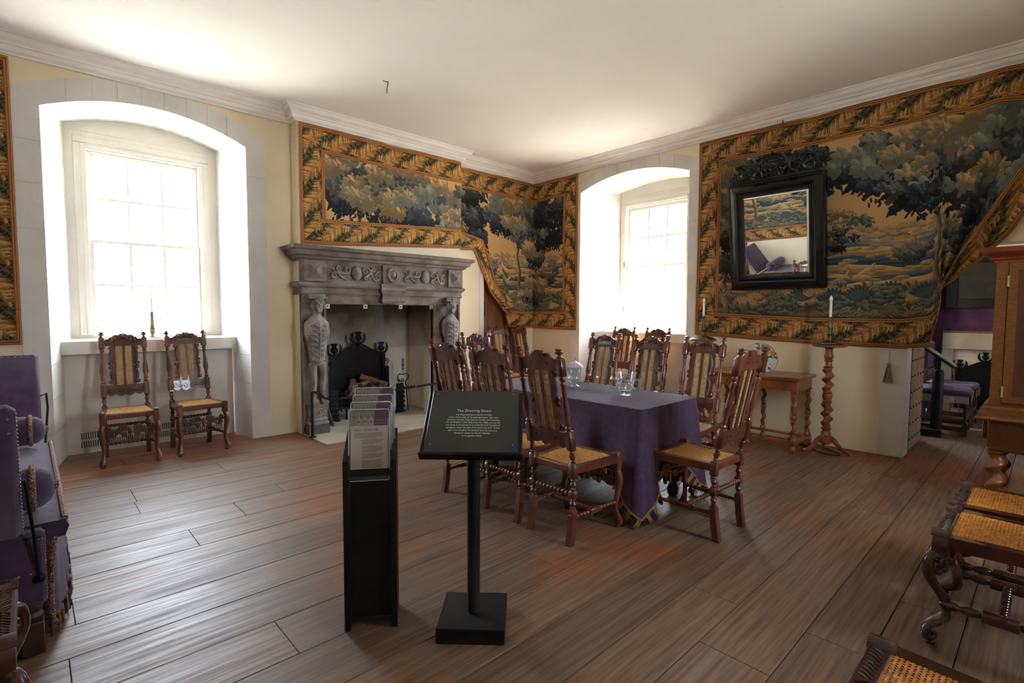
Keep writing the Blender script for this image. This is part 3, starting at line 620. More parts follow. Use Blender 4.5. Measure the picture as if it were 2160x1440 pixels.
for i in range(len(CP)):
    tag(cornice_piece(i, 'trim_%d' % (i + 1)), 'white moulded plaster cornice under the ceiling', kind='structure')
# ---- windows: built facing -y, x to the right
def sash_window(name, loc, rotz, x0, x1, bx0, bx1, arch):
    w = structure(name, 'white painted sash window in a deep arched reveal', loc); w.rotation_euler = (0, 0, rotz)
    z0, z1 = 1.14, 3.02
    b = MB(); b.box(bx0 - .15, x0 - .035, 0, .16, 1.0, 3.0); b.box(x1 + .035, bx1 + .15, 0, .16, 1.0, 3.0)
    n = 14
    for i in range(n):
        a, c = bx0 - .1 + (bx1 - bx0 + .2) * i / n, bx0 - .1 + (bx1 - bx0 + .2) * (i + 1) / n
        b.box(a, c, 0, .16, 3.0, 3.5)
    b.box(x0 - .035, x1 + .035, 0, .16, 3.03, 3.06); b.box(bx0 - .1, bx1 + .1, .02, .16, 1.0, z0 - .02)
    b.build('window_surround', PAINT, w, smooth=False)
    b = MB()
    for (a, c, d0, d1) in ((x0 - .10, x0 - .035, -.012, .0), (x0 - .045, x0, -.02, .14)):
        b.box(a, c, d0, d1, z0 - .02, z1 + .03, .004)
    for (a, c, d0, d1) in ((x1 + .035, x1 + .10, -.012, .0), (x1, x1 + .045, -.02, .14)):
        b.box(a, c, d0, d1, z0 - .02, z1 + .03, .004)
    b.box(x0 - .10, x1 + .10, -.012, 0, z1 + .035, z1 + .1, .004); b.box(x0, x1, -.02, .14, z1, z1 + .035, .004)
    b.box(bx0 + .01, bx1 - .01, -.006, 0, 3.17, 3.185)
    b.build('architrave', PAINT, w, smooth=False)
    def sash(nm, za, zb, yy, rows, top, bot):
        s = MB(); st = .042; t = .04
        s.box(x0, x0 + st, yy, yy + t, za, zb, .004); s.box(x1 - st, x1, yy, yy + t, za, zb, .004); s.box(x0 + st, x1 - st, yy, yy + t, zb - top, zb, .004); s.box(x0 + st, x1 - st, yy, yy + t, za, za + bot, .004)
        so = s.build(nm, PAINT, w, smooth=False)
        ga, gb, ha, hb = x0 + st, x1 - st, za + bot, zb - top; cw = (gb - ga) / 3; rh = (hb - ha) / rows
        for i in (1, 2):
            m = MB(); m.box(ga + cw * i - .014, ga + cw * i + .014, yy + .004, yy + .036, ha, hb, .005); m.build('glazing_bar', PAINT, so, smooth=False)
        for j in range(1, rows):
            m = MB(); m.box(ga, gb, yy + .006, yy + .034, ha + rh * j - .014, ha + rh * j + .014, .005); m.build('glazing_bar', PAINT, so, smooth=False)
        for i in range(3):
            for j in range(rows):
                m = MB(); m.box(ga + cw * i + .009, ga + cw * (i + 1) - .009, yy + .018, yy + .022, ha + rh * j + .009, ha + rh * (j + 1) - .009); m.build('pane', PANE, so, smooth=False)
    sash('lower_sash', z0, 2.10, .02, 2, .034, .07); sash('upper_sash', 2.07, z1 - .022, .065, 2, .045, .034)
    return w
sash_window('window_1', (0, 6.80, 0), 0, .50, 1.49, .325, 1.68, None)
w2 = sash_window('window_2', (6.93, 0, 0), -PI / 2, -4.72, -3.70, -4.84, -3.37, None)
for z in (2.12, 1.42):
    b = MB(); b.box(4.735 - .012, 4.735 + .012, -.032, -.018, z - .04, z + .04, .003); b.ball((-4.735, -.03, z), .009); b.v = [(-abs(x), y, zz) for x, y, zz in b.v]; b.build('sash_lift', PEWTER, w2)
sash_window('added_fill_window', (0, -1.14, 0), PI, -3.55, -2.90, -3.6, -2.85, None)  # added window, unseen behind the camera, to fill the room with light
def sill_and_panel(P, s0, s1, parent):
    b = MB(); blk(b, P, s0, s1, .958, 1.085, d0=.38, d1=.92); b.build('window_sill', PAINT, parent, smooth=False, bev=.006)
    b = MB(); blk(b, P, s0 + .03, s1 - .035, .0, .955, d0=.47, d1=.60); blk(b, P, s0 + .01, s0 + .03, 0, .955, d0=.485, d1=.6); b.build('radiator_cover', PANELP, parent, smooth=False)
    b = MB(); n = int((s1 - s0 - .28) / .0172)
    for i in range(n):
        for (z0, z1) in ((.055, .118), (.135, .2)):
            a = s0 + .14 + i * .0172; blk(b, P, a, a + .0075, z0, z1, d0=.4685, d1=.48)
    tag(b.build('vent_slots', SLOT, parent, smooth=False), kind='stuff')
sill_and_panel(PN, .205, 1.715, wn_); sill_and_panel(PE, -4.885, -3.27, we)
# a shallow reveal behind each sash
# ---- the blocked doorway north-east of the fireplace: a studded plank door
dr = structure('door_1', 'studded plank door in the blocked doorway right of the fireplace')
xs_ = [4.985, 5.16, 5.34, 5.52, 5.70, 5.885]
for a, c in zip(xs_, xs_[1:]):
    b = MB(); b.box(a + .002, c - .002, YN + .105, YN + .14, .01, 2.0, .003); b.build('door_board', DOORRED, dr, smooth=False)
def studs(parent, pts, r=.011, ax='y'):
    b = MB(); b.lathe([(0, r), (.004, r * .9), (.009, r * .4), (.010, .0005)], 8); me0 = b.build('door_stud', IRON, parent)
    first = True
    for p, rot in pts:
        if first: me0.location = p; me0.rotation_euler = rot; first = False
        else: inst(me0, parent, p, rot)
studs(dr, [((x, YN + .105, z), (PI / 2, 0, 0)) for x in (5.07, 5.25, 5.43, 5.61, 5.79) for z in (.2, .5, .8, 1.1, 1.4, 1.7)])
b = MB(); b.tube([(5.055, YN + .095, 1.30), (5.055, YN + .06, 1.33), (5.06, YN + .055, 1.42), (5.05, YN + .06, 1.5), (5.055, YN + .095, 1.54)], .008); b.tube([(5.055, YN + .09, 1.2), (5.045, YN + .09, 1.28), (5.07, YN + .085, 1.32)], [.004, .016, .006]); b.build('door_handle', IRON, dr)
# ---- the open studded door to the next room, folded back along x
dr = structure('door_2', 'pale studded plank door standing open in the right-hand doorway')
b = MB(); b.box(6.262, 6.30, .955, 1.015, 0, 1.97, .004); b.build('door_edge', DARKWOOD, dr, smooth=False)
for a in range(4):
    b = MB(); b.box(6.30 + a * .175 + .002, 6.30 + (a + 1) * .175 - .002, .965, 1.012, .01, 1.96, .004); b.build('door_board', DOORWOOD, dr, smooth=False)
studs(dr, [((6.36 + .145 * k, .965, .12 + .158 * j), (PI / 2, 0, 0)) for k in range(5) for j in range(12)], r=.010)
# ---- next room
nr = structure('wall_next_room'); b = MB()
b.box(6.25, 7.75, 1.62, 1.9, 0, 3.0); b.box(8.35, 9.45, 1.62, 1.9, 0, 3.0); b.box(7.75, 8.35, 1.62, 1.9, 0, 1.0); b.box(7.75, 8.35, 1.62, 1.9, 2.4, 3.0)
b.box(6.25, 6.5, 1.02, 1.9, 0, 3.0); b.box(6.0, 10.5, YS - .6, YS, 0, 3.0)
b.build('plaster_wall', LIME, nr, smooth=False)
b = MB(); b.box(9.45, 9.75, YS - .3, 1.9, 0, 1.93); b.build('purple_wall', HANGING, nr, smooth=False)
b = MB(); b.box(9.45, 9.75, YS - .3, 1.9, 1.93, 3.0); b.build('upper_wall', CREAM, nr, smooth=False)
b = MB(); b.box(9.41, 9.45, YS, 1.62, 2.03, 2.10, .01); b.build('picture_rail', CORN, nr, smooth=False)
b = MB(); b.box(6.25, 10.6, YS - .3, 1.9, 3.0, 3.1); b.build('next_room_ceiling', CEIL, nr, smooth=False)
b = MB()
for k in range(4):
    y0 = 1.30 if k % 2 else 1.28
    b.box(8.82 + k * .155, 8.82 + (k + 1) * .155, y0, 1.60, .02, 1.98, .02)
b.build('wall_hanging', HANGING, nr, smooth=False)
# ---- stray wire in the ceiling
b = MB(); b.tube([(2.60, 4.50, HC), (2.605, 4.50, HC - .02), (2.592, 4.495, HC - .07), (2.587, 4.49, HC - .12)], .004, 6); b.tube([(2.56, 4.52, HC - .002), (2.60, 4.50, HC - .003)], .003, 5)
tag(b.build('ceiling_wire', STEELD), 'short dark wire hanging from the middle of the white ceiling', 'wire')
# ---- outside: ground, hedge and the house seen through the right window
b = MB(); b.box(-40, 60, 7.4, 80, -3.2, -3.0); b.box(7.6, 60, -40, 7.4, -3.2, -3.0); b.box(-40, 7.6, -40, -2.4, -3.2, -3.0); tag(b.build('ground_outside', GROUND, None, smooth=False), kind='structure')
hs = thing('house_outside', 'pale house with a slate roof outside the right window', 'house', (24.0, 14.0, -3.0), .35)
b = MB(); b.box(0, 8, -2.6, 3.2, 0, 4.3); b.build('wall', HARL, hs, smooth=False)
b = MB(); b.prism([(-2.9, 4.2), (.3, 7.2), (3.5, 4.2)], -.2, 8.2, 'yz'); b.build('roof', SLATER, hs, smooth=False)
for y in (-1.6, .1, 1.7):
    b = MB(); b.box(-.05, .02, y - .4, y + .4, 1.9, 3.3); b.build('window', SLATER, hs, smooth=False)
b = MB(); b.box(7.35, 7.6, 4.75, 5.0, -3, 3.6)
tag(b.build('stone_quoin_outside', STONE, None, smooth=False), 'dark stone edge of the building just outside the right window', 'wall', kind='structure')
# ================================================================ caned walnut chairs (front faces -y)
def bk(z): return .200 + max(0, z - .46) * .205                 # the rake of the back
def turn(mb, segs, cx, yf, n=12):
    """a post of square blocks ('s', z0, z1, half) and turned runs ('t', z0, z1, [(t, r), ...]) following yf(z)"""
    for sg in segs:
        if sg[0] == 's':
            _, z0, z1, h = sg; c = h * .35; rings = []
            for z, k in ((z0, h * .72), (z0 + c, h), (z1 - c, h), (z1, h * .72)):
                y = yf(z); e = k * .22
                rings.append([(cx - k + e, y - k, z), (cx + k - e, y - k, z), (cx + k, y - k + e, z), (cx + k, y + k - e, z), (cx + k - e, y + k, z), (cx - k + e, y + k, z), (cx - k, y + k - e, z), (cx - k, y - k + e, z)])
            mb.loft(rings)
        else:
            _, z0, z1, pr = sg
            mb.lathe([(z0 + (z1 - z0) * t, r) for t, r in pr], n, path=lambda z: (cx, yf(z)))
BAL = [(0, .013), (.04, .020), (.08, .012), (.14, .018), (.18, .013), (.3, .0235), (.42, .022), (.62, .0145), (.80, .013), (.86, .019), (.90, .013), (.95, .020), (1, .014)]
VASE = [(0, .010), (.12, .016), (.2, .011), (.5, .020), (.75, .013), (.88, .017), (1, .011)]
FIN = [(0, .013), (.10, .018), (.18, .010), (.30, .010), (.46, .0235), (.60, .024), (.70, .012), (.78, .020), (.9, .021), (1, .002)]
def bobbin(mb, p0, p1, n, r=.016, r0=.009, mid=False):
    p0, p1 = Vector(p0), Vector(p1); L = (p1 - p0).length; K = n * 8; pts, rad = [], []
    for i in range(K + 1):
        t = i / K; pts.append(p0.lerp(p1, t)); rad.append(r0 + (r - r0) * abs(math.sin(PI * n * t)) ** .7)
    mb.tube(pts, rad, 10)
def cane_mesh(name, W0, W1, y0, y1, m, parent, pitch=.0115, zf=None, plane='xy', holes=True):
    """open six-way weave as geometry: every cell is a ring round a hole"""
    b = MB(); ny = int((y1 - y0) / pitch)
    for j in range(ny):
        ya, yb = y0 + (y1 - y0) * j / ny, y0 + (y1 - y0) * (j + 1) / ny
        w = W0 + (W1 - W0) * (j + .5) / ny; xa0, xb0 = (-w, w) if not isinstance(W0, tuple) else (0, 0); nx = max(1, int(2 * w / pitch))
        for i in range(nx):
            xa, xb = xa0 + (xb0 - xa0) * i / nx, xa0 + (xb0 - xa0) * (i + 1) / nx; h = .30; hx, hy = (xb - xa) * h, (yb - ya) * h; up = .0012 if (i + j) % 2 else 0
            o = [(xa, ya), (xb, ya), (xb, yb), (xa, yb)]; q = [(xa + hx, ya + hy), (xb - hx, ya + hy), (xb - hx, yb - hy), (xa + hx, yb - hy)]
            P = (lambda x, y, d: (x, y, d)) if plane == 'xy' else (lambda x, y, d: (x, bk(y) - .004 - d, y))
            b.add([P(x, y, 0) for x, y in o] + [P(x, y, up + .001) for x, y in q], [(0, 1, 5, 4), (1, 2, 6, 5), (2, 3, 7, 6), (3, 0, 4, 7)])
    o = b.build(name, m, parent, smooth=False); return o
def mirror_x(pts): return [(-x, z) for x, z in pts]
def chair(label, group, kind='scroll', cane=CANE, wood=None, W=None):
    wood = wood or WALNUT; cw = WALNUT2
    t = thing('caned_chair', label, 'chair', group=group); px = .163; H = 1.175
    # ---- rear posts, one mesh each
    def yf(z): return bk(z) if z >= .30 else .200 + (.30 - z) ** 2 * .30
    for sx in (-1, 1):
        b = MB(); cx = sx * px; h = .0205
        rings = []
        for z in (0, .05, .10, .15, .20, .215):
            k = .0185 if z < .21 else .012; y = .200 + (.30 - z) ** 2 * .32
            rings.append([(cx - k, y - k * 1.1, z), (cx + k, y - k * 1.1, z), (cx + k, y + k * 1.1, z), (cx - k, y + k * 1.1, z)])
        b.loft(rings)
        turn(b, [('t', .215, .275, VASE), ('s', .275, .325, h), ('t', .325, .395, VASE), ('s', .395, .490, h * 1.05), ('t', .490, .565, VASE), ('s', .565, .69, h * 1.1), ('t', .69, 1.01, BAL), ('s', 1.01, 1.118, h * 1.12), ('t', 1.118, H, FIN)], cx, yf)
        b.build('rear_leg_and_post', wood, t)
    # ---- front legs
    for sx in (-1, 1):
        b = MB(); cx = sx * .193; y = -.193
        b.box(cx - .023, cx + .023, y - .023, y + .023, .375, .486, .004); b.ball((cx, y, .486), .020, .020, .010, 10, 5)
        P = bez((cx, y, .38), (cx + sx * .035, y - .035, .30), (cx - sx * .02, y + .02, .16), (cx + sx * .004, y - .002, .09), 8) + bez((cx + sx * .004, y - .002, .09), (cx + sx * .012, y - .012, .06), (cx + sx * .014, y - .018, .045), (cx + sx * .010, y - .018, .022), 4)[1:]
        b.tube(P, [.019, .022, .024, .023, .020, .017, .015, .015, .017, .020, .023, .025, .024], 12)
        b.tube([(cx - sx * .014, y - .022, .034), (cx + sx * .026, y - .022, .034)], .020, 10)
        b.lathe([(0, .015), (.012, .017), (.02, .012)], 10, (cx + sx * .008, y - .012, 0))
        b.build('front_leg', wood, t)
    # ---- seat
    b = MB(); f0, r0 = .216, .180
    b.box(-f0 + .02, f0 - .02, -.214, -.165, .425, .470, .006); b.box(-r0 + .01, r0 - .01, .175, .215, .425, .468, .006)
    for sx in (-1, 1):
        b.add([(sx * (f0 - .045), -.19, .425), (sx * f0, -.19, .425), (sx * r0, .19, .425), (sx * (r0 - .040), .19, .425), (sx * (f0 - .045), -.19, .468), (sx * f0, -.19, .468), (sx * r0, .19, .468), (sx * (r0 - .040), .19, .468)],
              [(0, 3, 2, 1), (4, 5, 6, 7), (0, 1, 5, 4), (1, 2, 6, 5), (2, 3, 7, 6), (3, 0, 4, 7)])
    b.build('seat_frame', wood, t, smooth=False)
    c = cane_mesh('seat_cane', .172, .145, -.167, .178, cane, t, .0105); c.location = (0, 0, .4665)
    # ---- stretchers
    b = MB(); bobbin(b, (-.163, .203, .30), (.163, .203, .30), 11, .0165, .010); b.build('rear_stretcher', wood, t)
    for sx in (-1, 1):
        b = MB(); bobbin(b, (sx * .165, .215, .165), (sx * .180, .07, .165), 5, .014, .008); b.box(sx * .180 - .016, sx * .180 + .016, -.03, .07, .150, .182, .004); bobbin(b, (sx * .180, -.03, .165), (sx * .190, -.19, .165), 5, .014, .008); b.build('side_stretcher', wood, t)
    b = MB(); bobbin(b, (-.175, .02, .166), (.175, .02, .166), 11, .0155, .009); b.build('cross_stretcher', wood, t)
    b = MB()
    for sx in (-1, 1):
        pts = c_scroll(sx * .045, .335, sx * .145, .285, sx * .03, .020, -1) if sx > 0 else mirror_x(c_scroll(.045, .335, .145, .285, .03, .020, -1))
        b.tube([(x, -.198, z) for x, z in pts], .0105, 6, flat=1.2)
        pts = c_scroll(.05, .275, .155, .335, -.03, .018, -1); pts = pts if sx > 0 else mirror_x(pts)
        b.tube([(x, -.196, z) for x, z in pts], .009, 6)
    b.tube([(-.185, -.198, .318), (-.12, -.198, .312), (0, -.198, .325), (.12, -.198, .312), (.185, -.198, .318)], .011, 6)
    b.ball((0, -.205, .31), .020, .012, .034); b.ball((0, -.21, .272), .012, .01, .016)
    b.build('front_stretcher', cw, t)
    # ---- back: crest, lower rail, splat (frame with scrolls, centre bar), cane
    def slab(mb, out, th=.020, dy=0.0):
        n = len(out); A = [(x, bk(z) - th / 2 + dy, z) for x, z in out]; B = [(x, bk(z) + th / 2 + dy, z) for x, z in out]
        mb.add(A + B, [tuple(range(n)), tuple(reversed(range(n, 2 * n)))] + [(i, i + n, (i + 1) % n + n, (i + 1) % n) for i in range(n)])
    def relief(mb, pts, r, dy=-.012): mb.tube([(x, bk(z) + dy, z) for x, z in pts], r, 6)
    b = MB(); top = []
    for i in range(25):
        u = -1 + i / 12; x = u * .146
        z = 1.085 + .052 * max(0, math.cos(u * 1.62)) + .010 * math.cos(abs(u) * 9.5) * (1 if abs(u) > .25 else .4) + (.016 if abs(u) < .2 else 0)
        top.append((x, z))
    slab(b, [(-.146, 1.038), (.146, 1.038)] + top[::-1])
    for sx in (-1, 1):
        for (xx, zz) in ((.062, 1.082),):                                  # dark pierced notches seen from behind
            b.mi = 1; b.box(sx * xx - .006, sx * xx + .006, bk(zz) + .006, bk(zz) + .0112, zz - .006, zz + .007); b.mi = 0
        p = c_scroll(.046, 1.112, .122, 1.082, .018, .023, -1); relief(b, p if sx > 0 else mirror_x(p), .0100)
        q = spiral(.146 * sx, 1.06, .015, .003, 0, 1.2); relief(b, [(x, z) for x, z in q], .004, -.016)
    b.ball((0, bk(1.12) - .016, 1.122), .026, .010, .026); b.ball((-.016, bk(1.14) - .014, 1.146), .013, .008, .010); b.ball((.016, bk(1.14) - .014, 1.146), .013, .008, .010)
    b.box(-.146, .146, bk(1.05) - .017, bk(1.05) - .008, 1.038, 1.062, .003)
    b.build('crest_rail', [cw, SLOT], t)
    b = MB(); low = []
    for i in range(25):
        u = -1 + i / 12; low.append((u * .146, .598 - .022 * abs(math.sin(u * PI * 2.0)) - .010 * (1 - abs(u))))
    slab(b, low + [(.146, .672), (-.146, .672)])
    for sx in (-1, 1):
        b.mi = 1
        for xx in (.055, .1): b.box(sx * xx - .006, sx * xx + .006, bk(.63) + .006, bk(.63) + .0112, .622, .636)
        b.mi = 0
        p = c_scroll(.030, .618, .118, .628, -.03, .019, -1); relief(b, p if sx > 0 else mirror_x(p), .0085)
    b.build('lower_rail', [cw, SLOT], t)
    b = MB()
    for sx in (-1, 1):
        out = [(.062, .67)]
        for i in range(33):
            v = i / 32; z = .67 + v * .37
            x = .084 + .028 * abs(math.sin(v * PI * 2)) ** .8 - .010 * (abs(v - .5) < .03)
            out.append((x, z))
        out.append((.062, 1.04)); out = [(sx * x, z) for x, z in out]; slab(b, out, .014)
        for (z0, z1) in ((.705, .835), (.875, 1.015)):
            p = c_scroll(.100, z0, .097, z1, -.020, .018, 1); relief(b, p if sx > 0 else mirror_x(p), .0088, -.007)
        b.mi = 1
        for zz in (.77, .85, .945): b.box(sx * .089 - .0035, sx * .089 + .0035, bk(zz) + .003, bk(zz) + .0082, zz - .017, zz + .013)
        b.mi = 0
    slab(b, [(-.009, .67), (.009, .67), (.009, 1.04), (-.009, 1.04)], .016)
    b.build('back_splat', [cw, SLOT], t)
    for sx in (-1, 1):
        c = cane_mesh('back_cane', .0265, .0265, .672, 1.038, CANE_BACK, t, .0098, plane='xz'); c.location = (sx * .0355, 0, 0)
    b = MB()
    for sx in (-1, 1):
        for xx in (.0145, .058, .066):
            for k in range(30): z = .685 + k * .012; b.box(sx * xx - .0016, sx * xx + .0016, bk(z) + .0068, bk(z) + .0092, z - .002, z + .002)
    tag(b.build('cane_lacing', cane, t, smooth=False), kind='stuff')
    return t
chair_ = chair('carved walnut caned chair under the left window, the left one of the pair', 'caned chairs under the left window')
chair_.location = (.655, 5.825, 0); chair_.rotation_euler = (0, 0, math.radians(-3))
def place(x, y, rz, label, group): return copy_tree(chair_, None, (x, y, 0), math.radians(rz), label, group)
place(1.205, 5.83, 3, 'carved walnut caned chair under the left window, the right one beside the stone pier', 'caned chairs under the left window')
GT = 'caned chairs around the purple table'
place(2.52, 2.085, 90, 'nearest caned chair on the left long side of the purple table, seen from behind', GT)
place(2.53, 2.54, 90, 'middle caned chair on the left side of the table, rising behind the black text panel', GT)
place(2.52, 3.01, 90, 'farthest caned chair on the left side of the table, in front of the fireplace', GT)
place(3.155, 1.575, 178, 'caned chair at the near short end of the purple table, turned away from us', GT)
place(3.32, 3.71, 3, 'dark caned chair at the far short end of the purple table, facing us', GT)
place(3.83, 3.06, -90, 'dark caned chair facing us across the table, behind the lidded glass jar', GT)
place(3.83, 2.55, -90, 'dark caned chair facing us across the table, behind the two-handled glass cup', GT)
place(3.83, 2.04, -90, 'dark caned chair facing us, nearest one on the right long side by the side table', GT)
GW = 'caned chairs under the right window'
place(5.93, 4.27, -90, 'sunlit caned chair against the right window recess, the left one', GW)
place(5.93, 3.72, -88, 'sunlit caned chair against the right window recess, the right one', GW)
GD = 'caned chairs before the blocked doorway'
place(5.13, 5.45, -6, 'reddish caned chair in front of the studded door, the left one under the tapestry', GD)
place(5.66, 5.45, 12, 'reddish caned chair in front of the studded door, the right one near the corner', GD)
place(-.44, 5.32, 88, 'caned chair against the west wall in the corner, seen only in the mirror', 'caned chairs along the west wall')
# ---- the chairs in the near corners: bolder scrolled legs
def scroll_chair(label, group):
    t = thing('scroll_leg_chair', label, 'chair', group=group); w = .225
    for sx in (-1, 1):
        b = MB(); cx = sx * (w - .027); y = -.195
        b.box(cx - .027, cx + .027, y - .027, y + .027, .375, .468, .003)
        b.prism([(cx - .030, .466), (cx + .030, .466), (cx + .030, .474), (cx + .020, .486), (cx + .006, .492), (cx - .006, .492), (cx - .020, .486), (cx - .030, .474)], y - .03, y + .03)
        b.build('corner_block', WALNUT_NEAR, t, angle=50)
        b = MB(); X = lambda q: cx + sx * q * .8; Y = lambda q: y - q * .8
        prof = [(0.014, .352)] + [(.014 + .026 * math.cos(a), .338 + .026 * math.sin(a)) for a in np.linspace(-1.2, 2.6, 9)][::-1]
        path = [(.002, .30), (.012, .318), (.030, .318), (.038, .338), (.030, .362), (.006, .372), (-.0, .378)]
        S = [(.020, .335), (.030, .322), (.038, .338), (.032, .358), (.012, .366), (-.0, .350), (.0, .320)]
        # upper volute out, down the S, to the lower volute
        up = [(.020 + .022 * (1 - i / 9 * .75) * math.cos(-2.0 + i * .75), .335 + .022 * (1 - i / 9 * .75) * math.sin(-2.0 + i * .75)) for i in range(10)][::-1]
        mid = bez((.052, .345), (.060, .26), (-.030, .22), (-.026, .135), 9)
        lo = bez((-.026, .135), (-.022, .10), (.052, .10), (.050, .05), 6)[1:]
        vol = [(.030 + .020 * (1 - i / 8 * .7) * math.cos(-.0 - i * .8), .048 + .022 * (1 - i / 8 * .7) * math.sin(-.0 - i * .8)) for i in range(9)]
        b.tube([(X(q - .01), Y(q - .01), z) for q, z in bez((.012, .378), (.03, .40), (.055, .375), (.052, .345), 5)[:-1] + mid + lo], [.019] * 5 + [.021, .022, .021, .019, .018, .018, .019, .020, .020, .020] + [.021, .022, .022, .021, .020, .018], 14)
        b.tube([(X(q - .01), Y(q - .01), z) for q, z in up], [.008 + .0012 * i for i in range(10)], 12)
        b.tube([(X(q - .01), Y(q - .01), z) for q, z in vol], [.018 - .0012 * i for i in range(9)], 12)
        b.ball((X(.018), Y(.018), .012), .018, .018, .012)
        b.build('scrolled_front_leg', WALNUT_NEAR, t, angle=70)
        b = MB()
        for z0, z1, k in ((0, .2, .02), (.2, .38, .02), (.38, .49, .021), (.56, .7, .021), (1.0, 1.12, .021)):
            b.box(sx * .18 - k, sx * .18 + k, bk(z0 if z0 > .45 else .4) - k + .0, bk(z1 if z1 > .45 else .4) + k, z0, z1, .004)
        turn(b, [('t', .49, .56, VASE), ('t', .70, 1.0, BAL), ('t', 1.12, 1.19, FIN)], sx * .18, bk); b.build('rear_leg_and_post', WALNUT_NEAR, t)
    b = MB(); b.box(-w + .05, w - .05, -.222, -.166, .415, .474, .004)
    b.build('front_seat_rail', WALNUT_NEAR, t, smooth=False)
    b = MB()
    for k in range(18):
        x = -w + .072 + k * (2 * w - .144) / 17; sg = 1 if k < 9 else -1
        b.tube([(x - sg * .012, -.210, .475), (x, -.194, .478), (x + sg * .012, -.178, .475)], [.002, .0045, .002], 5)
    b.build('rail_carving', WALNUT_NEAR, t)
    b = MB(); b.box(-.19, .19, .175, .222, .42, .470, .004)
    for sx in (-1, 1):
        b.add([(sx * (w - .050), -.17, .42), (sx * w, -.17, .42), (sx * .200, .2, .42), (sx * .160, .2, .42), (sx * (w - .050), -.17, .472), (sx * w, -.17, .472), (sx * .200, .2, .472), (sx * .160, .2, .472)],
              [(0, 3, 2, 1), (4, 5, 6, 7), (0, 1, 5, 4), (1, 2, 6, 5), (2, 3, 7, 6), (3, 0, 4, 7)])
    b.build('seat_frame', WALNUT_NEAR, t, smooth=False)
    c = cane_mesh('seat_cane', .178, .160, -.168, .178, CANE_NEAR, t, .0118); c.location = (0, 0, .4705)
    b = MB()
    for sx in (-1, 1):
        bobbin(b, (sx * .185, -.19, .175), (sx * .185, -.06, .175), 2, .019, .010); b.box(sx * .185 - .02, sx * .185 + .02, -.06, .05, .155, .195, .004); bobbin(b, (sx * .185, .05, .175), (sx * .18, .2, .175), 2, .019, .010)
    bobbin(b, (-.17, 0, .176), (.17, 0, .176), 12, .018, .012); b.build('low_stretchers', WALNUT_NEAR, t, angle=60)
    b = MB(); bobbin(b, (-.17, -.19, .31), (-.05, -.19, .31), 2, .022, .011); bobbin(b, (.05, -.19, .31), (.17, -.19, .31), 2, .022, .011); b.box(-.05, .05, -.215, -.165, .29, .33, .004)
    b.lathe([(.33, .014), (.345, .024), (.36, .03), (.385, .024), (.40, .012), (.416, .02)], 12, (0, -.19, 0)); b.build('front_stretcher', WALNUT_NEAR, t, angle=60)
    b = MB(); bobbin(b, (-.18, .2, .30), (.18, .2, .30), 12, .018, .012); b.build('rear_stretcher', WALNUT_NEAR, t)
    b = MB(); n = 24; out = [(-.16, 1.02), (.16, 1.02)] + [((1 - 2 * i / n) * .16, 1.08 + .07 * math.cos((1 - 2 * i / n) * 1.5)) for i in range(n + 1)]
    A = [(x, bk(z) - .01, z) for x, z in out]; B = [(x, bk(z) + .01, z) for x, z in out]; m = len(out)
    b.add(A + B, [tuple(range(m)), tuple(reversed(range(m, 2 * m)))] + [(i, i + m, (i + 1) % m + m, (i + 1) % m) for i in range(m)]); b.box(-.16, .16, bk(.63) - .012, bk(.63) + .012, .59, .66)
    for x in (-.10, .10): b.add([(x - .02, bk(.66) - .01, .66), (x + .02, bk(.66) - .01, .66), (x + .02, bk(.66) + .01, .66), (x - .02, bk(.66) + .01, .66), (x - .02, bk(1.02) - .01, 1.02), (x + .02, bk(1.02) - .01, 1.02), (x + .02, bk(1.02) + .01, 1.02), (x - .02, bk(1.02) + .01, 1.02)], [(0, 3, 2, 1), (4, 5, 6, 7), (0, 1, 5, 4), (1, 2, 6, 5), (2, 3, 7, 6), (3, 0, 4, 7)])
    b.build('back_frame', WALNUT_NEAR, t, smooth=False)
    c = cane_mesh('back_cane', .08, .08, .66, 1.02, CANE_NEAR, t, .013, plane='xz')
    return t
GS = 'scroll-legged caned chairs in the near right corner'
sc0 = scroll_chair('golden caned chair seat at the bottom right edge, nearest to us', GS); sc0.location = (1.475, .095, 0); sc0.rotation_euler = (0, 0, PI)
copy_tree(sc0, None, (2.915, .095, 0), PI, 'golden caned chair with bold scrolled legs, right foreground, in front of its twin', GS)
copy_tree(sc0, None, (3.405, .095, 0), PI, 'golden caned chair between the foreground chair and the walnut cabinet', GS)
copy_tree(sc0, None, (-.275, 2.13, 0), PI / 2, 'scroll-legged chair at the bottom left edge beside the purple daybed', 'scroll-legged chairs by the daybed')
# ================================================================ dining table, cloth, glass
TX0, TX1, TY0, TY1, TZ = 2.855, 3.585, 1.81, 3.46, .748
tb = thing('dining_table', 'oak table hidden under the purple fringed cloth, only its legs showing', 'table', (3.22, 2.635, 0))
b = MB(); b.box(-.362, .362, -.825, .825, .715, .742, .006); b.box(-.33, .33, -.76, .76, .64, .715); b.build('tabletop', DARKWOOD, tb)
for sx in (-1, 1):
    for sy in (-1, 1):
        b = MB(); cx, cy = sx * .28, sy * .70
        b.box(cx - .035, cx + .035, cy - .035, cy + .035, .52, .66, .005)
        b.lathe([(.20, .03), (.23, .045), (.27, .03), (.33, .035), (.42, .055), (.47, .04), (.50, .028), (.52, .034)], 14, (cx, cy, 0))
        b.box(cx - .035, cx + .035, cy - .035, cy + .035, .11, .20, .005); b.lathe([(0, .026), (.02, .038), (.06, .042), (.09, .03), (.11, .025)], 14, (cx, cy, 0)); b.build('leg', DARKWOOD, tb)
b = MB()
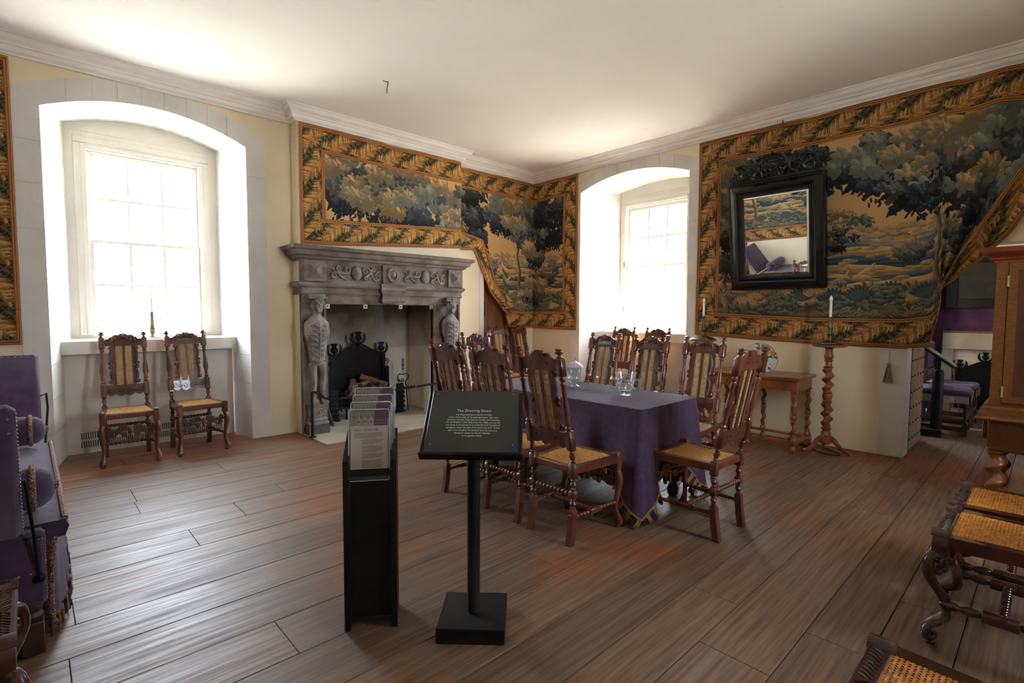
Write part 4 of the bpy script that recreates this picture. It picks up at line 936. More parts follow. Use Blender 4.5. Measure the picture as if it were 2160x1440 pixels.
for sx in (-1, 1):
    b.tube(bez((sx * .28, -.70, .155), (sx * .02, -.45, .155), (sx * .28, -.25, .155), (0, 0, .155), 12), .024, 6, flat=.8); b.tube(bez((sx * .28, .70, .155), (sx * .02, .45, .155), (sx * .28, .25, .155), (0, 0, .155), 12), .024, 6, flat=.8)
b.lathe([(.13, .05), (.18, .05), (.20, .03), (.23, .04), (.25, .01)], 14); b.build('curved_stretcher', DARKWOOD, tb)

tc = thing('tablecloth', 'purple damask cloth with striped fringe hanging over the long table', 'tablecloth')
R = .03; per = []
def cloth_perimeter():
    pts = []
    cs = [(TX1 - R, TY0 + R, -PI / 2), (TX1 - R, TY1 - R, 0), (TX0 + R, TY1 - R, PI / 2), (TX0 + R, TY0 + R, PI)]
    for i, (cx, cy, a0) in enumerate(cs):
        for k in range(13):
            a = a0 + PI / 2 * k / 12; pts.append((cx + R * math.cos(a), cy + R * math.sin(a), math.cos(a), math.sin(a), 1 - abs(k - 6) / 6))
        nx_, ny_, na = cs[(i + 1) % 4]; ax, ay = cx + R * math.cos(a0 + PI / 2), cy + R * math.sin(a0 + PI / 2); bx, by = nx_ + R * math.cos(na), ny_ + R * math.sin(na)
        L = math.hypot(bx - ax, by - ay); n = int(L / .022)
        for k in range(1, n): pts.append((ax + (bx - ax) * k / n, ay + (by - ay) * k / n, math.cos(a0 + PI / 2), math.sin(a0 + PI / 2), -1))
    return pts
cp = cloth_perimeter(); nP = len(cp); ROWN = 18
cdist = []
for (x, y, nx, ny, c) in cp:
    d = min(math.hypot(x - X, y - Y) for X in (TX0 + R, TX1 - R) for Y in (TY0 + R, TY1 - R)); cdist.append((1 - c) * .045 if c >= 0 else d + .015)
DROP = .44
def cloth_pt(i, v):
    x, y, nx, ny, c = cp[i]; d = cdist[i]; k = max(0, 1 - d / .21) ** 1.15
    drop = DROP + .245 * k; out = .012 + v * (.016 + .07 * k)
    s = i * .16
    fold = v ** 1.1 * (.026 * math.sin(s * 2.1) + .017 * math.sin(s * 3.7 + 1) + .006 * math.sin(s * 6.1)) * (1 - .6 * k)
    if .10 < d < .26: fold -= v * .030 * math.sin(PI * (d - .10) / .16)
    o = out + fold; z = TZ + .006 - .012 * (1 - (1 - min(1, v * 12)) ** 2) - drop * v
    lx, ly = nx, ny
    return (x + lx * o, y + ly * o, max(z, .03))
b = MB(); vs = []
for r in range(ROWN + 1):
    for i in range(nP): vs.append(cloth_pt(i, r / ROWN))
fs = [(r * nP + i, r * nP + (i + 1) % nP, (r + 1) * nP + (i + 1) % nP, (r + 1) * nP + i) for r in range(ROWN) for i in range(nP)]
nt_ = len(vs); gx, gy = 14, 28
ring = [vs[i] for i in range(nP)]; b.add(vs, fs)
cx0, cy0 = (TX0 + TX1) / 2, (TY0 + TY1) / 2
inner = []
for q in (.97, .9, .7, .4, .05):
    inner.append([(cx0 + (p[0] - cx0) * q, cy0 + (p[1] - cy0) * q, TZ + .008 + .0022 * math.sin(p[0] * 31 + q * 9) * math.sin(p[1] * 17)) for p in ring])
b.loft([ring] + inner, caps=False); b.add(inner[-1], [tuple(range(nP))])
b.build('cloth', CLOTH, tc, angle=60)
braid = MB(); braid.tube([(p[0], p[1], p[2] + .004) for p in (cloth_pt(i, 1.0) for i in range(nP))], .006, 5, closed=True); braid.build('braid', TAS_G, tc)
def tassel_mesh(m, name='fringe_tassel', L=.085, w=.030):
    b = MB()
    for k in range(6):
        x = (k - 2.5) * w / 6; b.tube([(x, 0, 0), (x + random.uniform(-.003, .003), random.uniform(-.004, .004), -L * .5), (x + random.uniform(-.005, .005), random.uniform(-.005, .005), -L * random.uniform(.92, 1.04))], [.0028, .0045, .0022], 5)
    b.box(-w / 2, w / 2, -.004, .004, -.010, .002); return b
tp, tg = tassel_mesh(TAS_P).build('fringe_tassel', TAS_P, tc), tassel_mesh(TAS_G).build('fringe_tassel', TAS_G, tc)
acc = 0; k = 0; last = Vector(cloth_pt(0, 1.0)); used = [False, False]
for i in range(1, nP + 1):
    p = Vector(cloth_pt(i % nP, 1.0)); seg = (p - last).length; acc += seg
    if acc > .031 and k < 190:
        d = (p - last).normalized(); yaw = math.atan2(d.y, d.x); pit = -math.asin(max(-1, min(1, d.z)))
        src = (tp, tg)[k % 2]; sc_ = min(1.0, (p.z - .006) / .09)
        if not used[k % 2]: src.location = p; src.rotation_euler = (0, pit, yaw); src.scale = (1, 1, sc_); used[k % 2] = True
        else: inst(src, tc, p, (0, pit, yaw), (1, 1, sc_))
        k += 1; acc = 0
    last = p
# ---- lidded jar and two-handled cup
t = thing('lidded_glass_jar', 'cut-glass jar with a domed lid and finial on the purple table', 'glass jar', (3.30, 2.74, TZ + .012))
def flute(n, k): return lambda a, z: 1 - k * (abs(math.sin(a * n / 2)) if .03 < z < .12 else 0)
b = MB(); b.lathe([(0, .044), (.006, .046), (.012, .030), (.022, .016), (.034, .024), (.042, .046), (.055, .060), (.075, .062), (.085, .055), (.11, .058), (.15, .064), (.158, .070), (.160, .066), (.150, .060), (.11, .054), (.085, .050), (.06, .052), (.048, .03), (.046, .001)], 28, mod=flute(14, .06)); b.build('bowl', CRYSTAL, t)
b = MB(); b.lathe([(.160, .058), (.161, .074), (.167, .076), (.176, .066), (.19, .052), (.202, .034), (.208, .016), (.213, .010), (.222, .016), (.232, .012), (.245, .005), (.262, .001), (.20, .001), (.196, .02), (.185, .045), (.170, .056)], 28); b.build('lid', CRYSTAL, t)
t = thing('two_handled_glass_cup', 'large two-handled cut-glass cup near the corner of the purple table', 'glass cup', (3.235, 2.195, TZ + .012), -.97)
b = MB(); b.lathe([(0, .042), (.005, .046), (.014, .044), (.022, .040), (.035, .052), (.07, .064), (.095, .066), (.100, .060), (.115, .064), (.15, .070), (.165, .074), (.170, .071), (.150, .066), (.115, .059), (.095, .058), (.06, .054), (.035, .042), (.03, .002)], 36, mod=lambda a, z: 1 - .10 * (abs(math.sin(a * 9)) if z < .098 else 0)); b.build('bowl', CRYSTAL, t)
for sx in (-1, 1):
    b = MB(); b.tube(bez((sx * .060, 0, .04), (sx * .10, 0, .03), (sx * .125, 0, .105), (sx * .095, 0, .115), 10) + [(sx * .08, 0, .118), (sx * .064, 0, .108)], .0095, 8); b.build('handle', CRYSTAL, t)
# ================================================================ side table with barley-twist legs
def twist(mb, z0, z1, r, cx, cy, turns, n=12, lean=0, off=.35):
    K = int((z1 - z0) / .008); rings = []
    for i in range(K + 1):
        z = z0 + (z1 - z0) * i / K; a = 2 * PI * turns * (i / K); e = math.sin(PI * min(1, max(0, i / K))) ** .3; ox, oy = r * off * e * math.cos(a), r * off * e * math.sin(a)
        rr = r * (1 - off * .55)
        rings.append([(cx + ox + rr * math.cos(2 * PI * j / n), cy + oy + rr * math.sin(2 * PI * j / n), z) for j in range(n)])
    mb.loft(rings)
st = thing('side_table', 'honey-brown walnut side table with barley-twist legs against the right wall', 'table', (5.64, 2.15, 0))
b = MB(); b.box(-.27, .27, -.475, .475, .725, .750, .008); b.box(-.262, .262, -.467, .467, .715, .727, .004); b.build('tabletop', HONEY, st)
b = MB(); b.box(-.23, -.22, -.44, .44, .61, .716); b.box(.22, .23, -.44, .44, .61, .716); b.box(-.225, .225, -.44, -.43, .61, .716); b.box(-.225, .225, .43, .44, .61, .716); b.build('apron', HONEY, st, smooth=False)
for (y0, y1) in ((-.365, .02), (.04, .42)):
    b = MB(); b.box(-.236, -.215, y0, y1, .625, .705, .003); d_ = b.build('drawer', HONEY, st, smooth=False)
    b = MB(); b.ball((-.240, (y0 + y1) / 2, .672), .008, .011, .013); b.ball((-.242, (y0 + y1) / 2, .652), .005, .006, .012); b.build('drawer_pull', BRASS, d_)
for x in (-.205, .205):
    for y in (-.42, .02, .43):
        b = MB(); b.box(x - .027, x + .027, y - .027, y + .027, .595, .612, .003); b.lathe([(.565, .016), (.575, .024), (.585, .017), (.595, .024)], 12, (x, y, 0)); twist(b, .40, .57, .026, x, y, 1.6)
        b.lathe([(.375, .018), (.385, .028), (.395, .018), (.405, .022)], 12, (x, y, 0)); b.ball((x, y, .352), .030, .030, .026); b.lathe([(.315, .018), (.32, .026), (.33, .017)], 12, (x, y, 0)); twist(b, .165, .32, .025, x, y, 1.5)
        b.lathe([(.115, .022), (.12, .030), (.145, .027), (.155, .018), (.165, .022)], 12, (x, y, 0)); b.lathe([(0, .018), (.01, .026), (.035, .030), (.06, .024), (.07, .014), (.09, .02)], 14, (x, y, 0)); b.build('twisted_leg', HONEY, st)
b = MB()
def wavy(x, y0, y1, depth, sg):
    pts = []; n = 28
    for i in range(n + 1):
        u = i / n; pts.append((y0 + (y1 - y0) * u, x + sg * (.03 - depth * (math.sin(PI * u * 2) ** 2))))
    return pts
for (ya, yb) in ((-.45, .02), (.02, .46)):
    o = [(x, y) for y, x in wavy(-.205, ya, yb, .028, -1)] + [(-.165, yb), (-.165, ya)]
    b.prism(o, .09, .112, 'xy')
b.box(.17, .235, -.45, .46, .09, .112, .003); b.box(-.2, .2, -.45, -.40, .09, .112, .003); b.box(-.2, .2, .40, .46, .09, .112, .003); b.build('wavy_stretcher', HONEY, st, smooth=False)
# ---- painted dish on a stand
def dish_mat():
    m, N, L, p = simple('painted_majolica'); tc = N.new('ShaderNodeTexCoord'); p.inputs['Roughness'].default_value = .18; p.inputs['Coat Weight'].default_value = .5
    cur = None; base = lin('dcdcd8')
    def layer(prev, col, scale, lo, hi, seedloc, kind='v'):
        mp = N.new('ShaderNodeMapping'); mp.inputs['Location'].default_value = seedloc; L.new(tc.outputs['Object'], mp.inputs[0])
        if kind == 'v': x = N.new('ShaderNodeTexVoronoi'); x.inputs['Scale'].default_value = scale; L.new(mp.outputs[0], x.inputs[0]); f = x.outputs['Distance']
        else: x = N.new('ShaderNodeTexNoise'); x.inputs['Scale'].default_value = scale; x.inputs['Detail'].default_value = 3; L.new(mp.outputs[0], x.inputs[0]); f = x.outputs['Fac']
        mr = N.new('ShaderNodeMapRange'); mr.inputs['From Min'].default_value = lo; mr.inputs['From Max'].default_value = hi; L.new(f, mr.inputs[0])
        mx = N.new('ShaderNodeMix'); mx.data_type = 'RGBA'; L.new(mr.outputs[0], mx.inputs['Factor']); mx.inputs['B'].default_value = col
        if prev is None: mx.inputs['A'].default_value = base
        else: L.new(prev, mx.inputs['A'])
        return mx.outputs['Result']
    c = layer(None, lin('3f7a62'), 24, .555, .57, (3, 1, 2), 'n'); c = layer(c, lin('5a6fb0'), 20, .60, .615, (7, 2, 5), 'n'); c = layer(c, lin('e0912a'), 13, .36, .33, (.3, .1, 0)); c = layer(c, lin('a8452c'), 13, .12, .10, (.3, .1, 0)); c = layer(c, lin('e8bf3a'), 11, .20, .18, (.9, .4, .6))
    L.new(c, p.inputs['Base Color']); return m
DISH = dish_mat()
t = thing('painted_dish', 'round white dish painted with orange and blue flowers, upright on the side table', 'plate', (5.70, 2.155, .895), 0, rot=(0, math.radians(-13), 0))
def face_x(b): b.xf = Matrix.Rotation(-PI / 2, 4, 'Y')
b = MB(); face_x(b); b.lathe([(-.018, .05), (-.014, .12), (.0, .168), (.004, .165), (-.002, .12), (-.006, .05), (-.008, .001)], 40); b.build('plate', DISH, t)
b = MB(); face_x(b)
pts = [(.166 * math.cos(2 * PI * i / 96), .166 * math.sin(2 * PI * i / 96), .003) for i in range(96)]; b.tube(pts, [.0065 if i % 2 else .004 for i in range(96)], 6, closed=True); b.build('rope_rim', mat('brown_rim', '4a342c', 'd8d2c8', 90, rough=.3), t)
t = thing('plate_stand', 'small dark easel holding the painted dish', 'plate stand', (5.70, 2.155, .751))
b = MB()
for sy in (-1, 1): b.tube([(-.06, sy * .05, .028), (-.062, sy * .05, .012), (-.035, sy * .045, .006), (.04, sy * .03, .004), (.06, sy * .02, .12)], .005, 6); b.tube([(-.045, sy * .05, .0), (-.045, sy * .05, .03)], .006, 6)
b.tube([(-.035, -.045, .010), (-.035, .045, .010)], .004, 6); b.tube([(.06, -.02, .12), (.06, .02, .12)], .004, 6); b.build('easel', EBONY, t)
# ================================================================ candle stands
def candle_stand(label, x, y, group):
    t = thing('candle_stand', label, 'candle stand', (x, y, 0), 0, group)
    b = MB(); b.lathe([(1.045, .135), (1.05, .15), (1.062, .152), (1.068, .145), (1.055, .13), (1.052, .01)], 28); b.lathe([(1.025, .03), (1.046, .07)], 20); b.build('round_top', HONEY, t)
    b = MB()
    b.lathe([(.155, .035), (.165, .045), (.2, .042), (.21, .032), (.225, .038), (.235, .05), (.245, .034), (.27, .034)], 16)
    twist(b, .26, .50, .049, 0, 0, 2.6, 14); b.lathe([(.50, .036), (.507, .046), (.515, .034), (.53, .040), (.55, .046), (.575, .044), (.585, .034), (.593, .046), (.60, .034)], 16)
    twist(b, .60, .84, .049, 0, 0, 2.6, 14); b.lathe([(.835, .034), (.845, .046), (.855, .034), (.90, .030), (.91, .044), (.92, .032), (.945, .042), (.965, .042), (.98, .032), (1.03, .034), (1.045, .04)], 16)
    b.build('twisted_column', HONEY, t)
    b = MB(); b.box(-.045, .045, -.045, .045, .085, .16, .008); b.build('base_block', HONEY, t)
    for k in range(3):
        a = k * 2 * PI / 3 + .35; P = bez((.03, 0, .14), (.10, 0, .15), (.12, 0, .03), (.20, 0, .03), 8) + [(.225, 0, .022), (.232, 0, .016)]
        b = MB(); b.xf = Matrix.Rotation(a, 4, 'Z'); b.tube(P, [.028, .030, .028, .026, .024, .022, .020, .018, .017, .018, .014], 8, flat=.8); b.build('foot', HONEY, t)
    return t
GC = 'barley-twist candle stands along the right wall'
candle_stand('barley-twist candle stand right of the side table, beside the tassel', 5.74, 1.53, GC); candle_stand('barley-twist candle stand between the right window and the side table, mostly behind chairs', 5.76, 2.84, GC)
def candlestick(label, loc, group, s=1.0):
    t = thing('candlestick', label, 'candlestick', loc, 0, group)
    b = MB(); b.lathe([(0, .115 * s), (.006, .118 * s), (.012, .108 * s), (.014, .098 * s), (.020, .096 * s), (.024, .07 * s), (.034, .058 * s), (.040, .03), (.045, .024), (.085, .024), (.092, .026), (.098, .022), (.10, .034), (.104, .036), (.108, .020), (.13, .019), (.16, .019), (.165, .022), (.172, .022), (.178, .0175), (.255, .0165), (.262, .021), (.270, .021), (.274, .016)], 26); b.build('brass_base', PEWTER, t)
    b = MB(); b.lathe([(.270, .0125), (.42, .0115), (.425, .008)], 14); b.build('candle', CANDLE, t)
    b = MB(); b.lathe([(.424, .007), (.432, .013), (.448, .016), (.464, .012), (.478, .004), (.484, .0005)], 14); b.build('flame_bulb', BULB, t)
GB = 'brass candlesticks with electric candles'
candlestick('candlestick with electric candle on the stand before the big wall tapestry', (5.74, 1.53, 1.066), GB); candlestick('candlestick with electric candle between the right window and the tapestry', (5.76, 2.84, 1.066), GB, 1.15); candlestick('candlestick with electric candle on the left window sill', (.97, 6.56, 1.087), GB)
# ---- tassel, cable, socket
t = thing('curtain_tassel', 'beige tassel on a thin cord hanging below the wall tapestry', 'tassel', (5.985, 1.088, 0))
b = MB(); b.tube([(0, 0, 1.10), (0, 0, .90)], .0028, 6); b.build('cord', TAS_B, t)
b = MB(); b.ball((0, 0, .885), .020, .020, .019, 12, 8); b.build('tassel_head', TAS_B, t)
b = MB()
for k in range(46):
    a = k * 2.4; r0 = .014 * (k % 7 + 2) / 8; r1 = .046 * (k % 7 + 2) / 8
    b.tube([(r0 * math.cos(a), r0 * math.sin(a), .872), (r0 * 1.6 * math.cos(a) * .9, r0 * 1.6 * math.sin(a) * .9, .84), (min(.014, r1 * .5) * math.cos(a), r1 * math.sin(a), .715 + random.uniform(-.006, .006))], .0024, 4)
tag(b.build('tassel_skirt', TAS_B, t), kind='stuff')
t = thing('power_cable', 'thin black cable lying on the floor under the candle stand', 'cable')
b = MB(); b.tube([(5.97, 1.95, .03), (5.9, 1.9, .006), (5.8, 1.72, .006), (5.66, 1.58, .006), (5.62, 1.46, .006), (5.66, 1.38, .006), (5.74, 1.40, .006), (5.80, 1.49, .006), (5.78, 1.55, .03)], .005, 6); b.build('cable', STEELD, t)
b = MB(); b.box(5.985, 6.028, 1.72, 1.80, .03, .11, .006); tag(b.build('wall_socket', PAINT), 'small white wall socket by the floor behind the side table legs', 'socket')
# ================================================================ lectern and leaflet stand in the foreground
S2 = math.sqrt(.5)
lt = thing('text_lectern', 'black pedestal with a tilted glass text panel in the foreground', 'lectern', (1.39, 1.712, 0), -PI / 4)
b = MB(); b.box(-.143, .143, -.143, .143, 0, .066, .003); b.box(-.135, .135, -.135, .135, .0, .02); b.build('square_base', BLACK, lt, smooth=False)
b = MB(); b.lathe([(.06, .032), (.066, .0285), (.80, .0285)], 20, (0, .0, 0)); b.build('round_post', BLACK, lt)
pn = Matrix.Translation((.0, 0, .905)) @ Matrix.Rotation(math.radians(40.5), 4, 'X')
def on_panel(b): b.xf = pn
b = MB(); on_panel(b); b.box(-.212, .212, -.168, .168, -.030, -.004, .003); b.box(-.214, .214, -.176, -.164, -.030, .012, .003); b.build('backing_board', BLACK, lt, smooth=False)
b = MB(); on_panel(b); b.box(-.193, .193, -.161, .166, .002, .008, .001); b.build('glass_panel', PANELG, lt, smooth=False)
b = MB(); on_panel(b); b.box(-.06, .06, -.06, .06, -.055, -.03); b.build('bracket', BLACK, lt, smooth=False)
for (x, y) in ((-.17, -.125), (.17, -.125), (-.17, .145), (.17, .145)):
    b = MB(); on_panel(b); b.lathe([(.006, .0055), (.011, .0055), (.0125, .004), (.013, .0005)], 12, (x, y, 0)); b.build('brass_screw', BRASS, lt)
def text(s, size, loc, m, parent, name='lettering', align='CENTER', M=None, ext=.0003, sx=1, spacing=1.0):
    cu = bpy.data.curves.new(name, 'FONT'); cu.body = s; cu.size = size; cu.align_x = align; cu.align_y = 'CENTER'; cu.extrude = ext; cu.materials.append(m); cu.resolution_u = 3; cu.space_character = spacing
    o = bpy.data.objects.new(name, cu); COL.objects.link(o); o.parent = parent; o.matrix_local = (M or Matrix.Identity(4)) @ Matrix.Translation(loc) @ Matrix.Diagonal((sx, 1, 1, 1)); return o
text('The Drawing Room', .0165, (.0, .052, .0086), GREENTXT, lt, 'title_lettering', M=pn, spacing=1.15)
LN = ['The Drawing Room is the first of three', 'rooms which make up the state apartment. This room', 'served as a private living room for the Earl and Countess.', 'On the fireplace, which dates from the 1630s, you can still', 'see traces of the painted arms of the Earl and Countess of', 'Stirling for whom this part of the house was built. To the', 'right of the fireplace, the blocked doorway may once', 'have given access, by way of a balcony,', 'to the gardens below.']
for k, l in enumerate(LN): text(l, .0098, (.0, .030 - k * .0138, .0084), GREENTXT, lt, 'text_line', M=pn)
bs = thing('leaflet_stand', 'tall narrow black stand holding clear room-guide boards', 'display stand', (1.075, 2.035, 0), math.radians(-33))
b = MB()
for sx in (-1, 1):
    x = sx * .098
    b.add([(x - .013, -.06, 0), (x + .013, -.06, 0), (x + .013, .12, 0), (x - .013, .12, 0), (x - .013, -.06, .742), (x + .013, -.06, .742), (x + .013, .12, .84), (x - .013, .12, .84)], [(0, 3, 2, 1), (4, 5, 6, 7), (0, 1, 5, 4), (1, 2, 6, 5), (2, 3, 7, 6), (3, 0, 4, 7)])
b.build('side_boards', BLACK, bs, smooth=False)
b = MB(); b.box(-.085, .085, -.038, -.026, .045, .70); b.box(-.085, .085, .10, .115, .03, .80); b.box(-.085, .085, -.03, .11, .60, .615); b.build('front_board', BLACK, bs, smooth=False)
def guide(k, lang, label):
    y = -.047 + k * .030 + .01; z0 = .650 + k * .027; h = .305; w = .086; dx = -.004 + .006 * k
    g = thing('guide_board', label, 'information board', (0, 0, 0), 0, 'room-guide boards in the black stand'); 
    g.location = bs.matrix_basis @ Vector((0, 0, 0)) if False else (1.075, 2.035, 0); g.rotation_euler = (0, 0, math.radians(-33))
    tilt = Matrix.Translation((dx, y, z0)) @ Matrix.Rotation(math.radians(-6), 4, 'X')
    b = MB(); b.xf = tilt; r = .010; o = []
    for (cx, cz, a0) in ((w - r, r, -90), (w - r, h - r, 0), (-w + r, h - r, 90), (-w + r, r, 180)):
        for q in range(5): a = math.radians(a0 + q * 22.5); o.append((cx + r * math.cos(a), cz + r * math.sin(a)))
    b.prism(o, -.003, .003); b.build('acrylic_sleeve', ACRYL, g, angle=40)
    b = MB(); b.xf = tilt; n = len(o); b.tube([(x * .992, 0, z) for x, z in o], .0024, 6, closed=True); b.build('sleeve_edge', mat('acrylic_edge', 'c4cbdc', rough=.15, spec=.8), g)
    b = MB(); b.xf = tilt; b.box(-w + .008, w - .008, -.0012, .0012, .008, h - .008); sh = b.build('printed_sheet', PAPER, g, smooth=False)
    b = MB(); b.xf = tilt; b.box(.022, w - .008, -.0020, -.0010, h - .070, h - .008); b.build('purple_block', PURP_PRINT, sh, smooth=False)
    b = MB(); b.xf = tilt; b.box(-w + .008, .022, -.0018, -.0012, h - .070, h - .008); b.mi = 1
    for q in range(3):
        x = -.052 + q * .026; b.prism([(x, h - .066), (x + .018, h - .066), (x + .018, h - .040), (x + .009, h - .026), (x, h - .040)], -.0023, -.0018)
    b.mi = 2
    for q in range(6): x = -.07 + q * .0155; b.prism([(x, h - .036), (x + .013, h - .038), (x + .007, h - .018)], -.0021, -.0018)
    b.mi = 3
    for q in range(3):
        for j in range(2): x = -.049 + q * .026; b.box(x + j * .006, x + j * .006 + .003, -.0026, -.0023, h - .056, h - .048)
    b.build('house_photograph', [mat('photo_sky', '8f8c86', rough=.6), mat('photo_wall', 'b3a38c', rough=.6), mat('photo_roof', '6d6862', rough=.6), SLOT], sh, smooth=False)
    RX = Matrix.Rotation(PI / 2, 4, 'X')
    if k == 0:
        text("ARGYLL'S", .0105, (.052, -.0024, h - .046), mat('lilac_lettering', '9a82ad', rough=.6), sh, 'lettering', M=tilt @ Matrix.Identity(4)).matrix_local = tilt @ Matrix.Translation((.050, -.0024, h - .046)) @ RX
        text('LODGING', .0105, (0, 0, 0), MATS['lilac_lettering'], sh, 'lettering').matrix_local = tilt @ Matrix.Translation((.050, -.0024, h - .060)) @ RX
        text('SALA DE ESTAR', .0145, (0, 0, 0), PURP_PRINT, sh, 'lettering', align='LEFT').matrix_local = tilt @ Matrix.Translation((-.062, -.0020, h - .088)) @ RX
        b = MB(); b.xf = tilt; z = h - .104; rr = random.Random(4)
        for q in range(27):
            if q in (4, 9, 15, 20): z -= .0042; continue
            ind = -.062 if q < 4 else -.030; b.box(ind, .062 - rr.uniform(0, .012) - (.03 if q in (3, 8, 14, 19) else 0), -.0020, -.0014, z, z + .0022); z -= .0058
        tag(b.build('small_print', INK, sh, smooth=False), kind='stuff')
    return g
for k, (lang, lb) in enumerate((('', 'front room-guide board headed SALA DE ESTAR in the black stand'), ('', 'second room-guide board from the front in the black stand'), ('', 'third room-guide board from the front in the black stand'), ('', 'rearmost and highest room-guide board in the black stand'))): guide(k, lang, lb)

# lettering becomes plain mesh
bpy.context.view_layer.update(); _dg = bpy.context.evaluated_depsgraph_get()
for o in [o for o in COL.objects if o.type == 'FONT']:
    me = bpy.data.meshes.new_from_object(o.evaluated_get(_dg)); n = bpy.data.objects.new(o.name, me); COL.objects.link(n); n.parent = o.parent; n.matrix_basis = o.matrix_basis.copy()
    nm = o.name; bpy.data.objects.remove(o); n.name = nm
# ================================================================ fireplace
def sweep(mb, path, prof):
    """profile (outward offset, z) along an open plan path; outward = right of travel; mitred corners"""
    P = [Vector(p) for p in path]; rings = []
    def nor(a, b_): d = (b_ - a).normalized(); return Vector((d.y, -d.x))
    for i, p in enumerate(P):
        na = nor(P[i - 1], p) if i > 0 else nor(p, P[i + 1]); nb = nor(p, P[i + 1]) if i < len(P) - 1 else na
        m = (na + nb) / (1 + na.dot(nb)); rings.append([(p.x + m.x * d, p.y + m.y * d, z) for d, z in prof])
    mb.loft(rings)
fp = thing('stone_fireplace', 'carved grey-brown stone fireplace with two caryatid figures and a heavy mantel', 'fireplace')
b = MB(); sweep(b, [(2.2, 5.895), (2.2, 5.64), (4.36, 5.64), (4.36, 5.735)], [(-.12, 1.925), (.012, 1.925), (.018, 1.94), (.045, 1.95), (.055, 1.975), (.085, 1.985), (.095, 2.005), (.10, 2.03), (.135, 2.045), (.145, 2.075), (.12, 2.085), (-.12, 2.085)])
b.box(2.12, 4.44, 5.56, 5.74, 2.07, 2.084); b.build('mantel_shelf', STONE, fp, angle=25)
b = MB(); b.box(2.2, 4.36, 5.64, 5.742, 1.70, 1.93)
b.build('frieze', STONE, fp, smooth=False)
def endblock(x0, x1):
    b = MB(); b.box(x0, x1, 5.600, 5.645, 1.70, 1.93, .006); cx, w = (x0 + x1) / 2, .075
    for k in (0,): b.add([(cx - w, 5.599, 1.735), (cx + w, 5.599, 1.735), (cx + w, 5.599, 1.90), (cx - w, 5.599, 1.90), (cx, 5.555, 1.82), (cx, 5.555, 1.81)], [(0, 1, 5), (1, 2, 4, 5), (2, 3, 4), (3, 0, 5, 4)])
    b.build('diamond_block', STONE, fp, smooth=False)
endblock(2.2, 2.45); endblock(4.12, 4.36)
b = MB(); b.box(3.15, 3.41, 5.605, 5.645, 1.70, 1.93, .006); sweep(b, [(3.15, 5.66), (3.15, 5.605), (3.41, 5.605), (3.41, 5.66)], [(-.02, 1.47), (.01, 1.47), (.03, 1.50), (.012, 1.55), (.02, 1.59), (.045, 1.63), (.03, 1.66), (.05, 1.70), (-.02, 1.705)]); b.build('keystone_block', STONE, fp, angle=30)
b = MB(); pts = [(3.28 + .062 * math.cos(a), 5.598, 1.815 + .072 * math.sin(a)) for a in np.linspace(.9, 2 * PI - .9 + 1.4, 22)]
b.tube(pts, [.006 + .012 * math.sin(PI * i / 21) for i in range(22)], 8); b.ball((3.295, 5.60, 1.822), .03, .012, .036); b.build('crescent_boss', STONE_LT, fp)
def scrollwork(x0, x1, cx):
    y = 5.632
    for sx in (-1, 1):
        b = MB(); w = (x1 - x0) / 2
        for (a, c, d, e, bu, r, f) in ((.115, 1.848, .265, 1.775, .02, .040, -1), (.12, 1.762, .215, 1.862, -.03, .026, 1)):
            p = c_scroll(cx + sx * a, c, cx + sx * d, e, bu * sx, r, f); b.tube([(q[0], y, q[1]) for q in p], [.008 + .008 * math.sin(PI * i / (len(p) - 1)) for i in range(len(p))], 7, flat=1.1)
        b.tube([(cx + sx * .23, y, 1.80), (cx + sx * .28, y, 1.85), (cx + sx * .315, y, 1.86)], [.012, .014, .003], 7); b.tube([(cx + sx * .25, y, 1.765), (cx + sx * .29, y, 1.755), (cx + sx * .325, y, 1.775)], [.012, .012, .003], 7)
        for k in range(3): b.tube([(cx + sx * .17, y, 1.745), (cx + sx * (.15 + .02 * k), y - .004, 1.775), (cx + sx * (.14 + .03 * k), y, 1.80)], [.008, .010, .003], 6)
        b.build('carved_scrollwork', STONE_LT, fp)
    b = MB(); b.ball((cx, 5.625, 1.815), .062, .030, .085, 18, 12); b.build('oval_boss', mat('oval_stone', '65625e', '8c8881', 12, rough=.8, bump=.3, bscale=60), fp)
scrollwork(2.5, 3.12, 2.82); scrollwork(3.44, 4.1, 3.77)
for (xa, xb, nm) in ((2.2, 4.36, 'architrave'),):
    b = MB(); b.box(xa, xb, 5.66, 5.742, 1.47, 1.70)
    sweep(b, [(xa, 5.895), (xa, 5.66), (xb, 5.66), (xb, 5.735)], [(-.02, 1.555), (.006, 1.555), (.018, 1.575), (.012, 1.60), (.014, 1.635), (.035, 1.645), (.048, 1.665), (.05, 1.685), (.03, 1.70), (-.02, 1.70)]); b.build(nm, STONE, fp, angle=25)
b = MB(); b.box(2.2, 2.46, 5.70, 5.742, 0, 1.56); b.box(2.2, 2.222, 5.685, 5.71, .10, 1.47, .004); b.box(2.44, 2.475, 5.675, 5.76, .05, 1.475, .006); b.build('jamb', STONE, fp, smooth=False)
b = MB(); b.box(3.93, 4.36, 5.70, 5.742, 0, 1.56); b.box(3.93, 3.965, 5.675, 5.76, .05, 1.475, .006); b.box(4.33, 4.36, 5.66, 5.76, .05, 1.475, .006); b.build('jamb', STONE, fp, smooth=False)
b = MB(); b.box(2.475, 3.93, 5.67, 5.70, 1.455, 1.475); b.build('lintel_edge', STONE, fp, smooth=False)
